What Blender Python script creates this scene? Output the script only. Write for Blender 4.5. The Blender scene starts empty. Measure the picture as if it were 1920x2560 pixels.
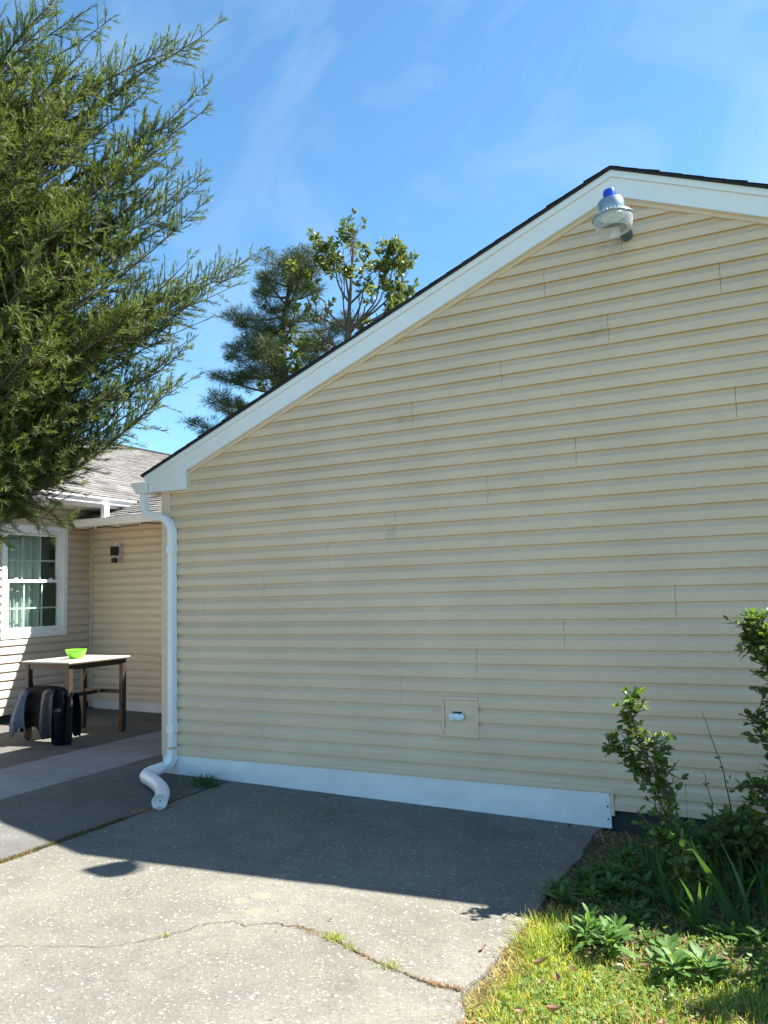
import bpy, math, random
import numpy as np
from mathutils import Vector, Matrix
random.seed(7)
rng = np.random.default_rng(11)
R = math.radians
scene = bpy.context.scene
COL = scene.collection

# ------------------------------------------------------------------ camera
cam_d = bpy.data.cameras.new('camera')
cam_d.sensor_fit = 'VERTICAL'
cam_d.sensor_height = 36.0
cam_d.lens = 28.213
cam_d.clip_start = 0.05
cam_d.clip_end = 500
cam = bpy.data.objects.new('camera', cam_d)
COL.objects.link(cam)
rt, up, fw = (0.88832, 0.45841, -0.02736), (0.06941, -0.07515, 0.99475), (-0.45395, 0.88556, 0.09857)
cam.matrix_world = Matrix(((rt[0], up[0], -fw[0], 4.9443), (rt[1], up[1], -fw[1], -5.3912),
                           (rt[2], up[2], -fw[2], 0.4187), (0, 0, 0, 1)))
scene.camera = cam

# ------------------------------------------------------------------ sky, sun, exposure
SUN_DIR = Vector((0.695, 0.40, 1.0)).normalized()          # towards the sun
SUN_EL = math.asin(SUN_DIR.z)
SUN_ROT = math.atan2(SUN_DIR.x, SUN_DIR.y)
world = bpy.data.worlds.new('World')
scene.world = world
world.use_nodes = True
wn, wl = world.node_tree.nodes, world.node_tree.links
wn.clear()
w_out = wn.new('ShaderNodeOutputWorld')
w_bg = wn.new('ShaderNodeBackground')
w_sky = wn.new('ShaderNodeTexSky')
w_sky.sky_type = 'NISHITA'
w_sky.sun_disc = False
w_sky.sun_elevation = SUN_EL
w_sky.sun_rotation = SUN_ROT
w_sky.air_density = 1.0
w_sky.dust_density = 0.25
w_sky.ozone_density = 2.4
w_bg.inputs['Strength'].default_value = 0.055
# thin cirrus wisps: stretched noise over the sky direction
w_tc = wn.new('ShaderNodeTexCoord')
w_map = wn.new('ShaderNodeMapping')
w_map.inputs['Rotation'].default_value = (0.5, 0.35, 0.9)
w_map.inputs['Scale'].default_value = (1.5, 3.6, 2.0)
w_noi = wn.new('ShaderNodeTexNoise')
w_noi.inputs['Scale'].default_value = 2.9
w_noi.inputs['Detail'].default_value = 7
w_noi.inputs['Roughness'].default_value = 0.52
w_noi.inputs['Distortion'].default_value = 0.7
w_rmp = wn.new('ShaderNodeValToRGB')
w_rmp.color_ramp.elements[0].position = 0.42
w_rmp.color_ramp.elements[0].color = (0, 0, 0, 1)
w_rmp.color_ramp.elements[1].position = 0.86
w_rmp.color_ramp.elements[1].color = (0.26, 0.26, 0.26, 1)
w_mix = wn.new('ShaderNodeMixRGB')
w_mix.inputs['Color2'].default_value = (5.6, 6.6, 7.2, 1)
w_gain = wn.new('ShaderNodeMixRGB')
w_gain.blend_type = 'MULTIPLY'
w_gain.inputs['Fac'].default_value = 1.0
w_gain.inputs['Color2'].default_value = (0.86, 1.26, 1.36, 1)
wl.new(w_tc.outputs['Generated'], w_map.inputs['Vector'])
wl.new(w_map.outputs['Vector'], w_noi.inputs['Vector'])
wl.new(w_noi.outputs['Fac'], w_rmp.inputs['Fac'])
wl.new(w_sky.outputs['Color'], w_gain.inputs['Color1'])
wl.new(w_rmp.outputs['Color'], w_mix.inputs['Fac'])
wl.new(w_gain.outputs['Color'], w_mix.inputs['Color1'])
wl.new(w_mix.outputs['Color'], w_bg.inputs['Color'])
wl.new(w_bg.outputs['Background'], w_out.inputs['Surface'])

sun_d = bpy.data.lights.new('sun', 'SUN')
sun_d.energy = 5.0
sun_d.angle = R(0.53)
sun_d.color = (1.0, 0.95, 0.87)
sun = bpy.data.objects.new('sun', sun_d)
COL.objects.link(sun)
sun.rotation_euler = SUN_DIR.to_track_quat('Z', 'Y').to_euler()

vs = scene.view_settings
vs.view_transform = 'Standard'
vs.look = 'None'
vs.gamma = 1.0
vs.exposure = 1.82
scene.cycles.max_bounces = 8
scene.cycles.transparent_max_bounces = 12

# ------------------------------------------------------------------ helpers
def tag(o, label=None, cat=None, group=None, kind=None):
    if label: o['label'] = label
    if cat: o['category'] = cat
    if group: o['group'] = group
    if kind: o['kind'] = kind
    return o

def empty(name, loc, label, cat, group=None):
    o = bpy.data.objects.new(name, None)
    o.empty_display_size = 0.2
    COL.objects.link(o)
    o.location = loc
    return tag(o, label, cat, group)

class MB:
    """collects shapes (world coordinates) and links them as one mesh object"""
    def __init__(s):
        s.v, s.f = [], []
    def add(s, vs_, fs_):
        n = len(s.v)
        s.v += [tuple(map(float, q)) for q in vs_]
        s.f += [tuple(i + n for i in q) for q in fs_]
        return s
    def quad(s, a, b, c, d):
        return s.add((a, b, c, d), ((0, 1, 2, 3),))
    def box(s, lo, hi):
        x0, y0, z0 = lo; x1, y1, z1 = hi
        return s.add([(x0,y0,z0),(x1,y0,z0),(x1,y1,z0),(x0,y1,z0),(x0,y0,z1),(x1,y0,z1),(x1,y1,z1),(x0,y1,z1)],
                     [(0,3,2,1),(4,5,6,7),(0,1,5,4),(1,2,6,5),(2,3,7,6),(3,0,4,7)])
    def prism(s, poly, ext):
        """poly: list of 3D points, ext: extrusion vector"""
        n = len(poly)
        a = [Vector(q) for q in poly]; b = [q + Vector(ext) for q in a]
        return s.add(a + b, [tuple(range(n - 1, -1, -1)), tuple(range(n, 2 * n))] +
                     [(i, (i + 1) % n, n + (i + 1) % n, n + i) for i in range(n)])
    def tube(s, path, rad, n=8, cap=True, prof=None, upv=(0, 0, 1)):
        """sweep a circle (or prof: list of (a,b) section points) along a path"""
        path = [Vector(q) for q in path]
        m = len(path)
        if not hasattr(rad, '__len__'): rad = [rad] * m
        sec = prof or [(math.cos(2 * math.pi * i / n), math.sin(2 * math.pi * i / n)) for i in range(n)]
        n = len(sec)
        vs_, fs_ = [], []
        prev = None
        for i, q in enumerate(path):
            t = (path[min(i + 1, m - 1)] - path[max(i - 1, 0)]).normalized()
            if prev is None:
                u = Vector(upv)
                if abs(u.dot(t)) > 0.95: u = Vector((1, 0, 0)) if abs(t.x) < 0.9 else Vector((0, 1, 0))
            else:
                u = prev
            u = (u - t * u.dot(t)).normalized()
            prev = u
            w = t.cross(u)
            for a, b in sec:
                vs_.append(q + (u * a + w * b) * rad[i])
        for i in range(m - 1):
            for j in range(n):
                k = (j + 1) % n
                fs_.append((i * n + j, i * n + k, (i + 1) * n + k, (i + 1) * n + j))
        if cap:
            fs_.append(tuple(range(n - 1, -1, -1)))
            fs_.append(tuple((m - 1) * n + j for j in range(n)))
        return s.add(vs_, fs_)
    def lathe(s, prof, c, n=32, rot=None, cap0=False, cap1=False):
        c = Vector(c)
        vs_, fs_ = [], []
        for r, z in prof:
            for i in range(n):
                a = 2 * math.pi * i / n
                q = Vector((r * math.cos(a), r * math.sin(a), z))
                if rot: q = rot @ q
                vs_.append(c + q)
        for i in range(len(prof) - 1):
            for j in range(n):
                k = (j + 1) % n
                fs_.append((i * n + j, i * n + k, (i + 1) * n + k, (i + 1) * n + j))
        if cap0: fs_.append(tuple(range(n - 1, -1, -1)))
        if cap1: fs_.append(tuple((len(prof) - 1) * n + j for j in range(n)))
        return s.add(vs_, fs_)
    def build(s, name, mat, parent=None, smooth=False, bevel=0):
        me = bpy.data.meshes.new(name)
        me.from_pydata(s.v, [], s.f)
        me.update()
        return link_mesh(name, me, mat, parent, smooth, bevel)

def link_mesh(name, me, mat, parent=None, smooth=False, bevel=0):
    o = bpy.data.objects.new(name, me)
    COL.objects.link(o)
    if mat: me.materials.append(mat)
    if smooth:
        me.polygons.foreach_set('use_smooth', [True] * len(me.polygons))
        if smooth != 'all':
            me.set_sharp_from_angle(angle=R(40))
    if bevel:
        b = o.modifiers.new('bevel', 'BEVEL'); b.width = bevel; b.segments = 2; b.limit_method = 'ANGLE'
    if parent:
        o.parent = parent
        root = parent
        off = Vector((0, 0, 0))
        while root:
            off += root.location
            root = root.parent
        me.transform(Matrix.Translation(-off))
    return o

def np_mesh(name, verts, faces, mat, parent=None):
    """verts (N,3), faces (M,4) quads"""
    me = bpy.data.meshes.new(name)
    verts = np.asarray(verts, np.float32); faces = np.asarray(faces, np.int32)
    me.vertices.add(len(verts)); me.vertices.foreach_set('co', verts.ravel())
    me.loops.add(faces.size); me.loops.foreach_set('vertex_index', faces.ravel())
    me.polygons.add(len(faces))
    k = faces.shape[1]
    me.polygons.foreach_set('loop_start', np.arange(0, faces.size, k, dtype=np.int32))
    me.polygons.foreach_set('loop_total', np.full(len(faces), k, np.int32))
    me.update(calc_edges=True)
    me.validate()
    return link_mesh(name, me, mat, parent)

def norm(a):
    return a / np.maximum(np.linalg.norm(a, axis=-1, keepdims=True), 1e-9)

def scatter(tv, tf, pos, dirs, scale, roll=None, ups=None, width=None):
    """copies of a template (its +Y along dirs) -> verts, quad faces"""
    tv = np.asarray(tv, float); tf = np.asarray(tf, int)
    pos = np.asarray(pos, float); d = norm(np.asarray(dirs, float)); n = len(pos)
    if ups is None:
        ups = rng.normal(size=(n, 3))
    z = np.asarray(ups, float)
    z = norm(z - d * np.sum(z * d, 1, keepdims=True))
    x = np.cross(d, z)
    sc = np.broadcast_to(np.asarray(scale, float), (n,))[:, None, None]
    wd = 1.0 if width is None else np.broadcast_to(np.asarray(width, float), (n,))[:, None, None]
    V = (tv[None, :, 0:1] * x[:, None, :] * wd + tv[None, :, 1:2] * d[:, None, :] + tv[None, :, 2:3] * z[:, None, :]) * sc + pos[:, None, :]
    Fc = tf[None] + (np.arange(n) * len(tv))[:, None, None]
    return V.reshape(-1, 3), Fc.reshape(-1, tf.shape[1])

def join(parts):
    vs_, fs_, n = [], [], 0
    for v, f in parts:
        vs_.append(v); fs_.append(f + n); n += len(v)
    return np.concatenate(vs_), np.concatenate(fs_)

# ------------------------------------------------------------------ materials
def new_mat(name):
    m = bpy.data.materials.new(name)
    m.use_nodes = True
    nt = m.node_tree
    b = nt.nodes['Principled BSDF']
    return m, nt.nodes, nt.links, b

def ramp(N, stops):
    r = N.new('ShaderNodeValToRGB')
    e = r.color_ramp.elements
    while len(e) < len(stops): e.new(0.5)
    for el, (p_, c_) in zip(e, stops):
        el.position = p_
        el.color = (*c_, 1) if len(c_) == 3 else c_
    return r

def noise(N, L, scale, detail=4, rough=0.55, coord='Object', stretch=None):
    tc = N.new('ShaderNodeTexCoord')
    n_ = N.new('ShaderNodeTexNoise')
    n_.inputs['Scale'].default_value = scale
    n_.inputs['Detail'].default_value = detail
    n_.inputs['Roughness'].default_value = rough
    if stretch:
        mp = N.new('ShaderNodeMapping')
        mp.inputs['Scale'].default_value = stretch
        L.new(tc.outputs[coord], mp.inputs['Vector']); L.new(mp.outputs['Vector'], n_.inputs['Vector'])
    else:
        L.new(tc.outputs[coord], n_.inputs['Vector'])
    return n_

def simple(name, col, rough=0.5, metal=0.0, vary=0.08, scale=6.0, bump=0.0, bscale=60, spec=0.5):
    m, N, L, b = new_mat(name)
    n_ = noise(N, L, scale)
    c0 = tuple(max(0, c * (1 - vary)) for c in col); c1 = tuple(min(1, c * (1 + vary)) for c in col)
    r = ramp(N, [(0.3, c0), (0.7, c1)])
    L.new(n_.outputs['Fac'], r.inputs['Fac'])
    L.new(r.outputs['Color'], b.inputs['Base Color'])
    b.inputs['Roughness'].default_value = rough
    b.inputs['Metallic'].default_value = metal
    b.inputs['Specular IOR Level'].default_value = spec
    if bump:
        n2 = noise(N, L, bscale)
        bp = N.new('ShaderNodeBump'); bp.inputs['Strength'].default_value = bump; bp.inputs['Distance'].default_value = 0.005
        L.new(n2.outputs['Fac'], bp.inputs['Height']); L.new(bp.outputs['Normal'], b.inputs['Normal'])
    return m

def math_node(N, L, op, a, b=None):
    n_ = N.new('ShaderNodeMath'); n_.operation = op
    for i, q in enumerate((a, b)):
        if q is None: continue
        if isinstance(q, (int, float)): n_.inputs[i].default_value = q
        else: L.new(q, n_.inputs[i])
    return n_.outputs[0]

def mix_col(N, L, fac, c1, c2, mode='MIX'):
    n_ = N.new('ShaderNodeMixRGB'); n_.blend_type = mode
    for s_, q in (('Fac', fac), ('Color1', c1), ('Color2', c2)):
        if isinstance(q, (int, float)): n_.inputs[s_].default_value = q
        elif isinstance(q, tuple): n_.inputs[s_].default_value = (*q, 1)
        else: L.new(q, n_.inputs[s_])
    return n_.outputs['Color']

def siding_mat(name, col, stains=()):
    m, N, L, b = new_mat(name)
    n1 = noise(N, L, 1.3, 5)
    n2 = noise(N, L, 60, 4, stretch=(0.5, 1, 1.5))
    r1 = ramp(N, [(0.3, tuple(c * 0.91 for c in col)), (0.7, tuple(c * 1.06 for c in col))])
    L.new(n1.outputs['Fac'], r1.inputs['Fac'])
    r2 = ramp(N, [(0.35, (0.97, 0.97, 0.97)), (0.65, (1.02, 1.02, 1.02))])
    L.new(n2.outputs['Fac'], r2.inputs['Fac'])
    c = mix_col(N, L, 1.0, r1.outputs['Color'], r2.outputs['Color'], 'MULTIPLY')
    tc = N.new('ShaderNodeNewGeometry')
    n3 = noise(N, L, 14, 5, 0.65)
    for (px, py, pz, sx, sz, amt) in stains:            # grime that has settled at joints
        mp = N.new('ShaderNodeVectorMath'); mp.operation = 'SUBTRACT'
        mp.inputs[1].default_value = (px, py, pz); L.new(tc.outputs['Position'], mp.inputs[0])
        sc = N.new('ShaderNodeVectorMath'); sc.operation = 'MULTIPLY'
        sc.inputs[1].default_value = (1 / sx, 1 / 0.3, 1 / sz); L.new(mp.outputs[0], sc.inputs[0])
        ln = N.new('ShaderNodeVectorMath'); ln.operation = 'LENGTH'; L.new(sc.outputs[0], ln.inputs[0])
        d = math_node(N, L, 'SUBTRACT', 1.0, ln.outputs['Value'])
        d = math_node(N, L, 'MAXIMUM', d, 0.0)
        nn = math_node(N, L, 'SUBTRACT', n3.outputs['Fac'], 0.42)
        nn = math_node(N, L, 'MULTIPLY', nn, 9.0)
        nn = math_node(N, L, 'MINIMUM', math_node(N, L, 'MAXIMUM', nn, 0.0), 1.0)
        d = math_node(N, L, 'MULTIPLY', math_node(N, L, 'MULTIPLY', d, nn), amt)
        c = mix_col(N, L, math_node(N, L, 'MULTIPLY', d, 0.26), c, (0.10, 0.09, 0.08))
    L.new(c, b.inputs['Base Color'])
    b.inputs['Roughness'].default_value = 0.42
    b.inputs['Specular IOR Level'].default_value = 0.5
    return m

TAN = (0.68, 0.51, 0.355)
M_SIDING = siding_mat('vinyl_siding_tan', TAN, [(3.99, 0, 2.70, 0.16, 0.13, 1.4), (3.80, 0, 2.13, 0.2, 0.07, 1.2),
                                               (2.36, 0, 1.70, 0.12, 0.06, 0.9), (2.24, 0, 0.85, 0.07, 0.09, 1.0),
                                               (2.62, 0, 1.06, 0.3, 0.07, 0.45), (4.55, 0, 1.46, 0.18, 0.05, 0.5)])
M_SIDING2 = siding_mat('vinyl_siding_tan_wing_shade', (0.60, 0.50, 0.40))  # same tan siding, greyed: the wing wall's shade is put into the colour
M_TRIM = simple('tan_vinyl_trim', (0.68, 0.53, 0.39), 0.4, vary=0.04)
M_WHITE = simple('white_aluminium', (0.80, 0.79, 0.80), 0.32, vary=0.03, scale=3)
M_WHITE2 = simple('white_vinyl', (0.80, 0.81, 0.82), 0.35, vary=0.02)
M_SKIRT = simple('white_coil_skirt', (0.78, 0.77, 0.78), 0.38, vary=0.06, scale=4)
def scuff(m, amt=0.5):
    N, L = m.node_tree.nodes, m.node_tree.links
    b = N['Principled BSDF']
    src = b.inputs['Base Color'].links[0].from_socket
    n_ = noise(N, L, 5, 6, 0.7, stretch=(1, 1, 2.5))
    r = ramp(N, [(0.60, (0, 0, 0)), (0.70, (amt, amt, amt))])
    L.new(n_.outputs['Fac'], r.inputs['Fac'])
    n2 = noise(N, L, 45, 4, 0.7, stretch=(0.3, 1, 2))
    r2 = ramp(N, [(0.66, (0, 0, 0)), (0.74, (amt, amt, amt))])
    L.new(n2.outputs['Fac'], r2.inputs['Fac'])
    f_ = math_node(N, L, 'MAXIMUM', math_node(N, L, 'MULTIPLY', r.outputs['Color'], 0.35), r2.outputs['Color'])
    L.new(mix_col(N, L, f_, src, (0.30, 0.28, 0.25)), b.inputs['Base Color'])
scuff(M_SKIRT, 0.6); scuff(M_WHITE, 0.28)
M_FOUND = simple('dark_foundation', (0.035, 0.04, 0.042), 0.9, vary=0.25, scale=12, bump=0.5)
M_DARK = simple('dark_void', (0.012, 0.012, 0.014), 0.9)
M_SHINGLE_EDGE = simple('black_shingle', (0.018, 0.019, 0.024), 0.9, vary=0.3, scale=30)
M_SOFFIT = simple('white_soffit', (0.66, 0.67, 0.66), 0.5, vary=0.03)

def shingle_mat():
    m, N, L, b = new_mat('weathered_shingles')
    n1 = noise(N, L, 2.0, 4); n2 = noise(N, L, 140, 3)
    r1 = ramp(N, [(0.3, (0.135, 0.126, 0.116)), (0.7, (0.21, 0.197, 0.183))])
    L.new(n1.outputs['Fac'], r1.inputs['Fac'])
    r2 = ramp(N, [(0.3, (0.7, 0.7, 0.7)), (0.7, (1.15, 1.15, 1.15))])
    L.new(n2.outputs['Fac'], r2.inputs['Fac'])
    g = N.new('ShaderNodeNewGeometry')
    r3 = ramp(N, [(0.0, (0.78, 0.78, 0.78)), (1.0, (1.12, 1.1, 1.08))])
    L.new(g.outputs['Random Per Island'], r3.inputs['Fac'])
    c = mix_col(N, L, 1.0, r1.outputs['Color'], r2.outputs['Color'], 'MULTIPLY')
    c = mix_col(N, L, 1.0, c, r3.outputs['Color'], 'MULTIPLY')
    L.new(c, b.inputs['Base Color'])
    b.inputs['Roughness'].default_value = 0.95
    return m
M_SHINGLE = shingle_mat()

def concrete_mat(name, c0, c1, fleck=0.6, fsize=0.30, fcol=(0.40, 0.39, 0.365), fscale=52, brush=0.0, spots=()):
    m, N, L, b = new_mat(name)
    n1 = noise(N, L, 0.9, 5, 0.6)
    n2 = noise(N, L, 70, 5, 0.7)
    n4 = noise(N, L, 6, 5, 0.65)
    r1 = ramp(N, [(0.3, c0), (0.7, c1)])
    L.new(n1.outputs['Fac'], r1.inputs['Fac'])
    r2 = ramp(N, [(0.25, (0.62, 0.62, 0.62)), (0.5, (1, 1, 1)), (0.78, (1.28, 1.27, 1.25))])
    L.new(n2.outputs['Fac'], r2.inputs['Fac'])
    r4 = ramp(N, [(0.3, (0.86, 0.86, 0.87)), (0.7, (1.1, 1.09, 1.07))])
    L.new(n4.outputs['Fac'], r4.inputs['Fac'])
    c = mix_col(N, L, 1.0, r1.outputs['Color'], r2.outputs['Color'], 'MULTIPLY')
    c = mix_col(N, L, 1.0, c, r4.outputs['Color'], 'MULTIPLY')
    tc0 = N.new('ShaderNodeTexCoord')
    wz = N.new('ShaderNodeTexNoise'); wz.inputs['Scale'].default_value = 60; wz.inputs['Detail'].default_value = 1
    L.new(tc0.outputs['Object'], wz.inputs['Vector'])
    wsub = N.new('ShaderNodeVectorMath'); wsub.operation = 'SUBTRACT'; wsub.inputs[1].default_value = (0.5, 0.5, 0.5); L.new(wz.outputs['Color'], wsub.inputs[0])
    wsc = N.new('ShaderNodeVectorMath'); wsc.operation = 'SCALE'; wsc.inputs['Scale'].default_value = 0.022; L.new(wsub.outputs[0], wsc.inputs[0])
    wad = N.new('ShaderNodeVectorMath'); wad.operation = 'ADD'; L.new(tc0.outputs['Object'], wad.inputs[0]); L.new(wsc.outputs[0], wad.inputs[1])
    tc = N.new('ShaderNodeMapping'); tc.inputs['Scale'].default_value = (0.72, 1.25, 1.0); tc.inputs['Rotation'].default_value = (0, 0, 0.5); L.new(wad.outputs[0], tc.inputs['Vector'])
    for sc, th, col_, den in ((fscale, fsize, fcol, fleck), (fscale * 1.9, fsize * 0.95, tuple(q * 0.85 for q in fcol), fleck + 0.08),
                              (fscale * 1.3, fsize, (0.07, 0.065, 0.06), 0.9)):
        vo = N.new('ShaderNodeTexVoronoi'); vo.inputs['Scale'].default_value = sc
        vo.inputs['Randomness'].default_value = 1.0
        L.new(tc.outputs['Vector'], vo.inputs['Vector'])
        sep = N.new('ShaderNodeSeparateColor'); L.new(vo.outputs['Color'], sep.inputs['Color'])
        # a pebble shows where the cell is picked and we are near its centre
        dd = N.new('ShaderNodeTexNoise'); dd.inputs['Scale'].default_value = sc * 2.2
        L.new(tc.outputs['Vector'], dd.inputs['Vector'])
        dist = math_node(N, L, 'ADD', vo.outputs['Distance'], math_node(N, L, 'MULTIPLY', math_node(N, L, 'SUBTRACT', dd.outputs['Fac'], 0.5), 0.5))
        rad = math_node(N, L, 'MULTIPLY', sep.outputs['Green'], th)
        inside = math_node(N, L, 'LESS_THAN', dist, rad)
        pick = math_node(N, L, 'GREATER_THAN', sep.outputs['Red'], den)
        f_ = math_node(N, L, 'MULTIPLY', inside, pick)
        c = mix_col(N, L, f_, c, col_)
    g = N.new('ShaderNodeNewGeometry')
    for (px, py, rx, ry) in spots:                       # old paint drips on the slab
        mp = N.new('ShaderNodeVectorMath'); mp.operation = 'SUBTRACT'; mp.inputs[1].default_value = (px, py, 0)
        L.new(g.outputs['Position'], mp.inputs[0])
        sc_ = N.new('ShaderNodeVectorMath'); sc_.operation = 'MULTIPLY'; sc_.inputs[1].default_value = (1 / rx, 1 / ry, 0)
        L.new(mp.outputs[0], sc_.inputs[0])
        ln = N.new('ShaderNodeVectorMath'); ln.operation = 'LENGTH'; L.new(sc_.outputs[0], ln.inputs[0])
        nn = noise(N, L, 25, 3)
        v = math_node(N, L, 'ADD', ln.outputs['Value'], math_node(N, L, 'MULTIPLY', nn.outputs['Fac'], 1.1))
        f_ = math_node(N, L, 'MULTIPLY', math_node(N, L, 'LESS_THAN', v, 1.35), 0.4)
        c = mix_col(N, L, f_, c, (0.30, 0.245, 0.165))
    L.new(c, b.inputs['Base Color'])
    b.inputs['Roughness'].default_value = 0.9
    b.inputs['Specular IOR Level'].default_value = 0.25
    bp = N.new('ShaderNodeBump'); bp.inputs['Strength'].default_value = 0.5; bp.inputs['Distance'].default_value = 0.006
    n3 = noise(N, L, 110, 4, 0.7, stretch=(1, 0.35, 1) if brush else None)
    L.new(n3.outputs['Fac'], bp.inputs['Height']); L.new(bp.outputs['Normal'], b.inputs['Normal'])
    return m
SPOTS = [(2.37, -1.88, 0.07, 0.05), (2.47, -2.06, 0.06, 0.05), (2.33, -1.98, 0.05, 0.04), (2.30, -1.62, 0.05, 0.04),
         (2.28, -1.48, 0.07, 0.05), (2.26, -1.36, 0.06, 0.04), (2.22, -1.24, 0.045, 0.04)]
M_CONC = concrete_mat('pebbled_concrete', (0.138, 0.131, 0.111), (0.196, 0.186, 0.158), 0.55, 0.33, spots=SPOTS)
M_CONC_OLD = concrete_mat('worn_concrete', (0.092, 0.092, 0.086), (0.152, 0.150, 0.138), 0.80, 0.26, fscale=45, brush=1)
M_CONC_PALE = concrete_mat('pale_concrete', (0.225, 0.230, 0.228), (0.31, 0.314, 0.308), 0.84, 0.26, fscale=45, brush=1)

def leaf_mat(name, stops, trans=0.45, rough=0.5, tcol=None, hole=None):
    m, N, L, b = new_mat(name)
    g = N.new('ShaderNodeNewGeometry')
    n1 = noise(N, L, 1.6, 3)
    f_ = math_node(N, L, 'ADD', math_node(N, L, 'MULTIPLY', g.outputs['Random Per Island'], 0.6), math_node(N, L, 'MULTIPLY', n1.outputs['Fac'], 0.4))
    r = ramp(N, stops)
    L.new(f_, r.inputs['Fac'])
    L.new(r.outputs['Color'], b.inputs['Base Color'])
    b.inputs['Roughness'].default_value = rough
    b.inputs['Specular IOR Level'].default_value = 0.4
    t = N.new('ShaderNodeBsdfTranslucent')
    tc_ = mix_col(N, L, 1.0, r.outputs['Color'], tcol or (1.6, 1.5, 0.5), 'MULTIPLY')
    L.new(tc_, t.inputs['Color'])
    mx = N.new('ShaderNodeMixShader'); mx.inputs['Fac'].default_value = trans
    L.new(b.outputs['BSDF'], mx.inputs[1]); L.new(t.outputs['BSDF'], mx.inputs[2])
    L.new(mx.outputs['Shader'], N['Material Output'].inputs['Surface'])
    return m
M_CEDAR = leaf_mat('cedar_foliage', [(0.15, (0.022, 0.055, 0.016)), (0.42, (0.062, 0.108, 0.024)), (0.65, (0.145, 0.195, 0.04)), (0.85, (0.28, 0.305, 0.06)), (0.96, (0.19, 0.13, 0.065))], 0.32, 0.65)
M_BARK = simple('brown_bark', (0.085, 0.062, 0.045), 0.9, vary=0.35, scale=18, bump=0.8, bscale=25)
M_TWIG = simple('grey_brown_twig', (0.15, 0.115, 0.09), 0.85, vary=0.3, scale=20)
M_PINE = leaf_mat('pine_needles', [(0.2, (0.022, 0.042, 0.015)), (0.6, (0.045, 0.07, 0.022)), (0.95, (0.09, 0.11, 0.035))], 0.2)
M_MAGN = leaf_mat('broad_leaves', [(0.15, (0.05, 0.085, 0.03)), (0.5, (0.11, 0.155, 0.05)), (0.8, (0.2, 0.225, 0.07)), (0.97, (0.34, 0.31, 0.08))], 0.35, 0.25)
M_SHRUB = leaf_mat('shrub_leaves', [(0.15, (0.05, 0.10, 0.03)), (0.55, (0.10, 0.18, 0.045)), (0.9, (0.2, 0.28, 0.08))], 0.4, 0.38)
M_ROSETTE = leaf_mat('rosette_leaves', [(0.1, (0.05, 0.12, 0.03)), (0.5, (0.10, 0.20, 0.05)), (0.9, (0.17, 0.28, 0.08))], 0.4, 0.5)
M_IRIS = leaf_mat('sword_leaves', [(0.15, (0.04, 0.10, 0.04)), (0.6, (0.07, 0.15, 0.055)), (0.95, (0.11, 0.2, 0.07))], 0.35, 0.4)
M_GRASS = leaf_mat('lawn_blades', [(0.1, (0.16, 0.25, 0.04)), (0.45, (0.29, 0.37, 0.07)), (0.72, (0.44, 0.45, 0.12)), (0.92, (0.55, 0.44, 0.2))], 0.4, 0.5)
M_CLOVER = leaf_mat('clover_leaves', [(0.1, (0.07, 0.15, 0.03)), (0.6, (0.13, 0.23, 0.05)), (0.95, (0.2, 0.28, 0.07))], 0.4, 0.5)
M_STRAW = leaf_mat('dry_straw', [(0.1, (0.28, 0.15, 0.07)), (0.5, (0.38, 0.24, 0.11)), (0.9, (0.45, 0.36, 0.18))], 0.25, 0.7, (1.2, 1.0, 0.7))
M_MOSS = leaf_mat('crack_moss', [(0.1, (0.05, 0.05, 0.018)), (0.5, (0.10, 0.095, 0.025)), (0.9, (0.17, 0.14, 0.05))], 0.25, 0.7)
M_DEAD = leaf_mat('dead_leaves', [(0.1, (0.10, 0.055, 0.03)), (0.6, (0.2, 0.12, 0.07)), (0.95, (0.33, 0.24, 0.17))], 0.2, 0.6, (1.2, 0.9, 0.6))
M_SOIL = simple('dark_soil', (0.075, 0.055, 0.035), 0.95, vary=0.5, scale=14, bump=1.0, bscale=60)
M_GROUND = simple('lawn_thatch', (0.115, 0.115, 0.04), 0.95, vary=0.45, scale=9, bump=1.0, bscale=50)

# ------------------------------------------------------------------ ground
def gz(x, y):
    return -1.072 - 0.016 * x + 0.004 * y

def slab(name, x0, x1, y0, y1, mat, t=0.11, dz=0.0, edge=None):
    """a cast slab that follows the gentle fall of the yard; edge: wobble of the right side"""
    mb = MB()
    n = 60
    top, bot = [], []
    L_, R_ = [], []
    for i in range(n + 1):
        y = y0 + (y1 - y0) * i / n
        xr = x1 + (edge(y) if edge else 0)
        L_.append((x0, y)); R_.append((xr, y))
    vs_ = [(x, y, gz(x, y) + dz) for x, y in L_] + [(x, y, gz(x, y) + dz) for x, y in R_]
    m = n + 1
    fs_ = [(i, m + i, m + i + 1, i + 1) for i in range(n)]
    vs_ += [(x, y, gz(x, y) + dz - t) for x, y in L_] + [(x, y, gz(x, y) + dz - t) for x, y in R_]
    fs_ += [(m + i, 3 * m + i, 3 * m + i + 1, m + i + 1) for i in range(n)]
    fs_ += [(2 * m + i, i, i + 1, 2 * m + i + 1) for i in range(n)]
    fs_ += [(0, 2 * m, 3 * m, m), (m - 1, 2 * m - 1, 4 * m - 1, 3 * m - 1)]
    mb.add(vs_, fs_)
    return tag(mb.build(name, mat), kind='structure')

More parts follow.
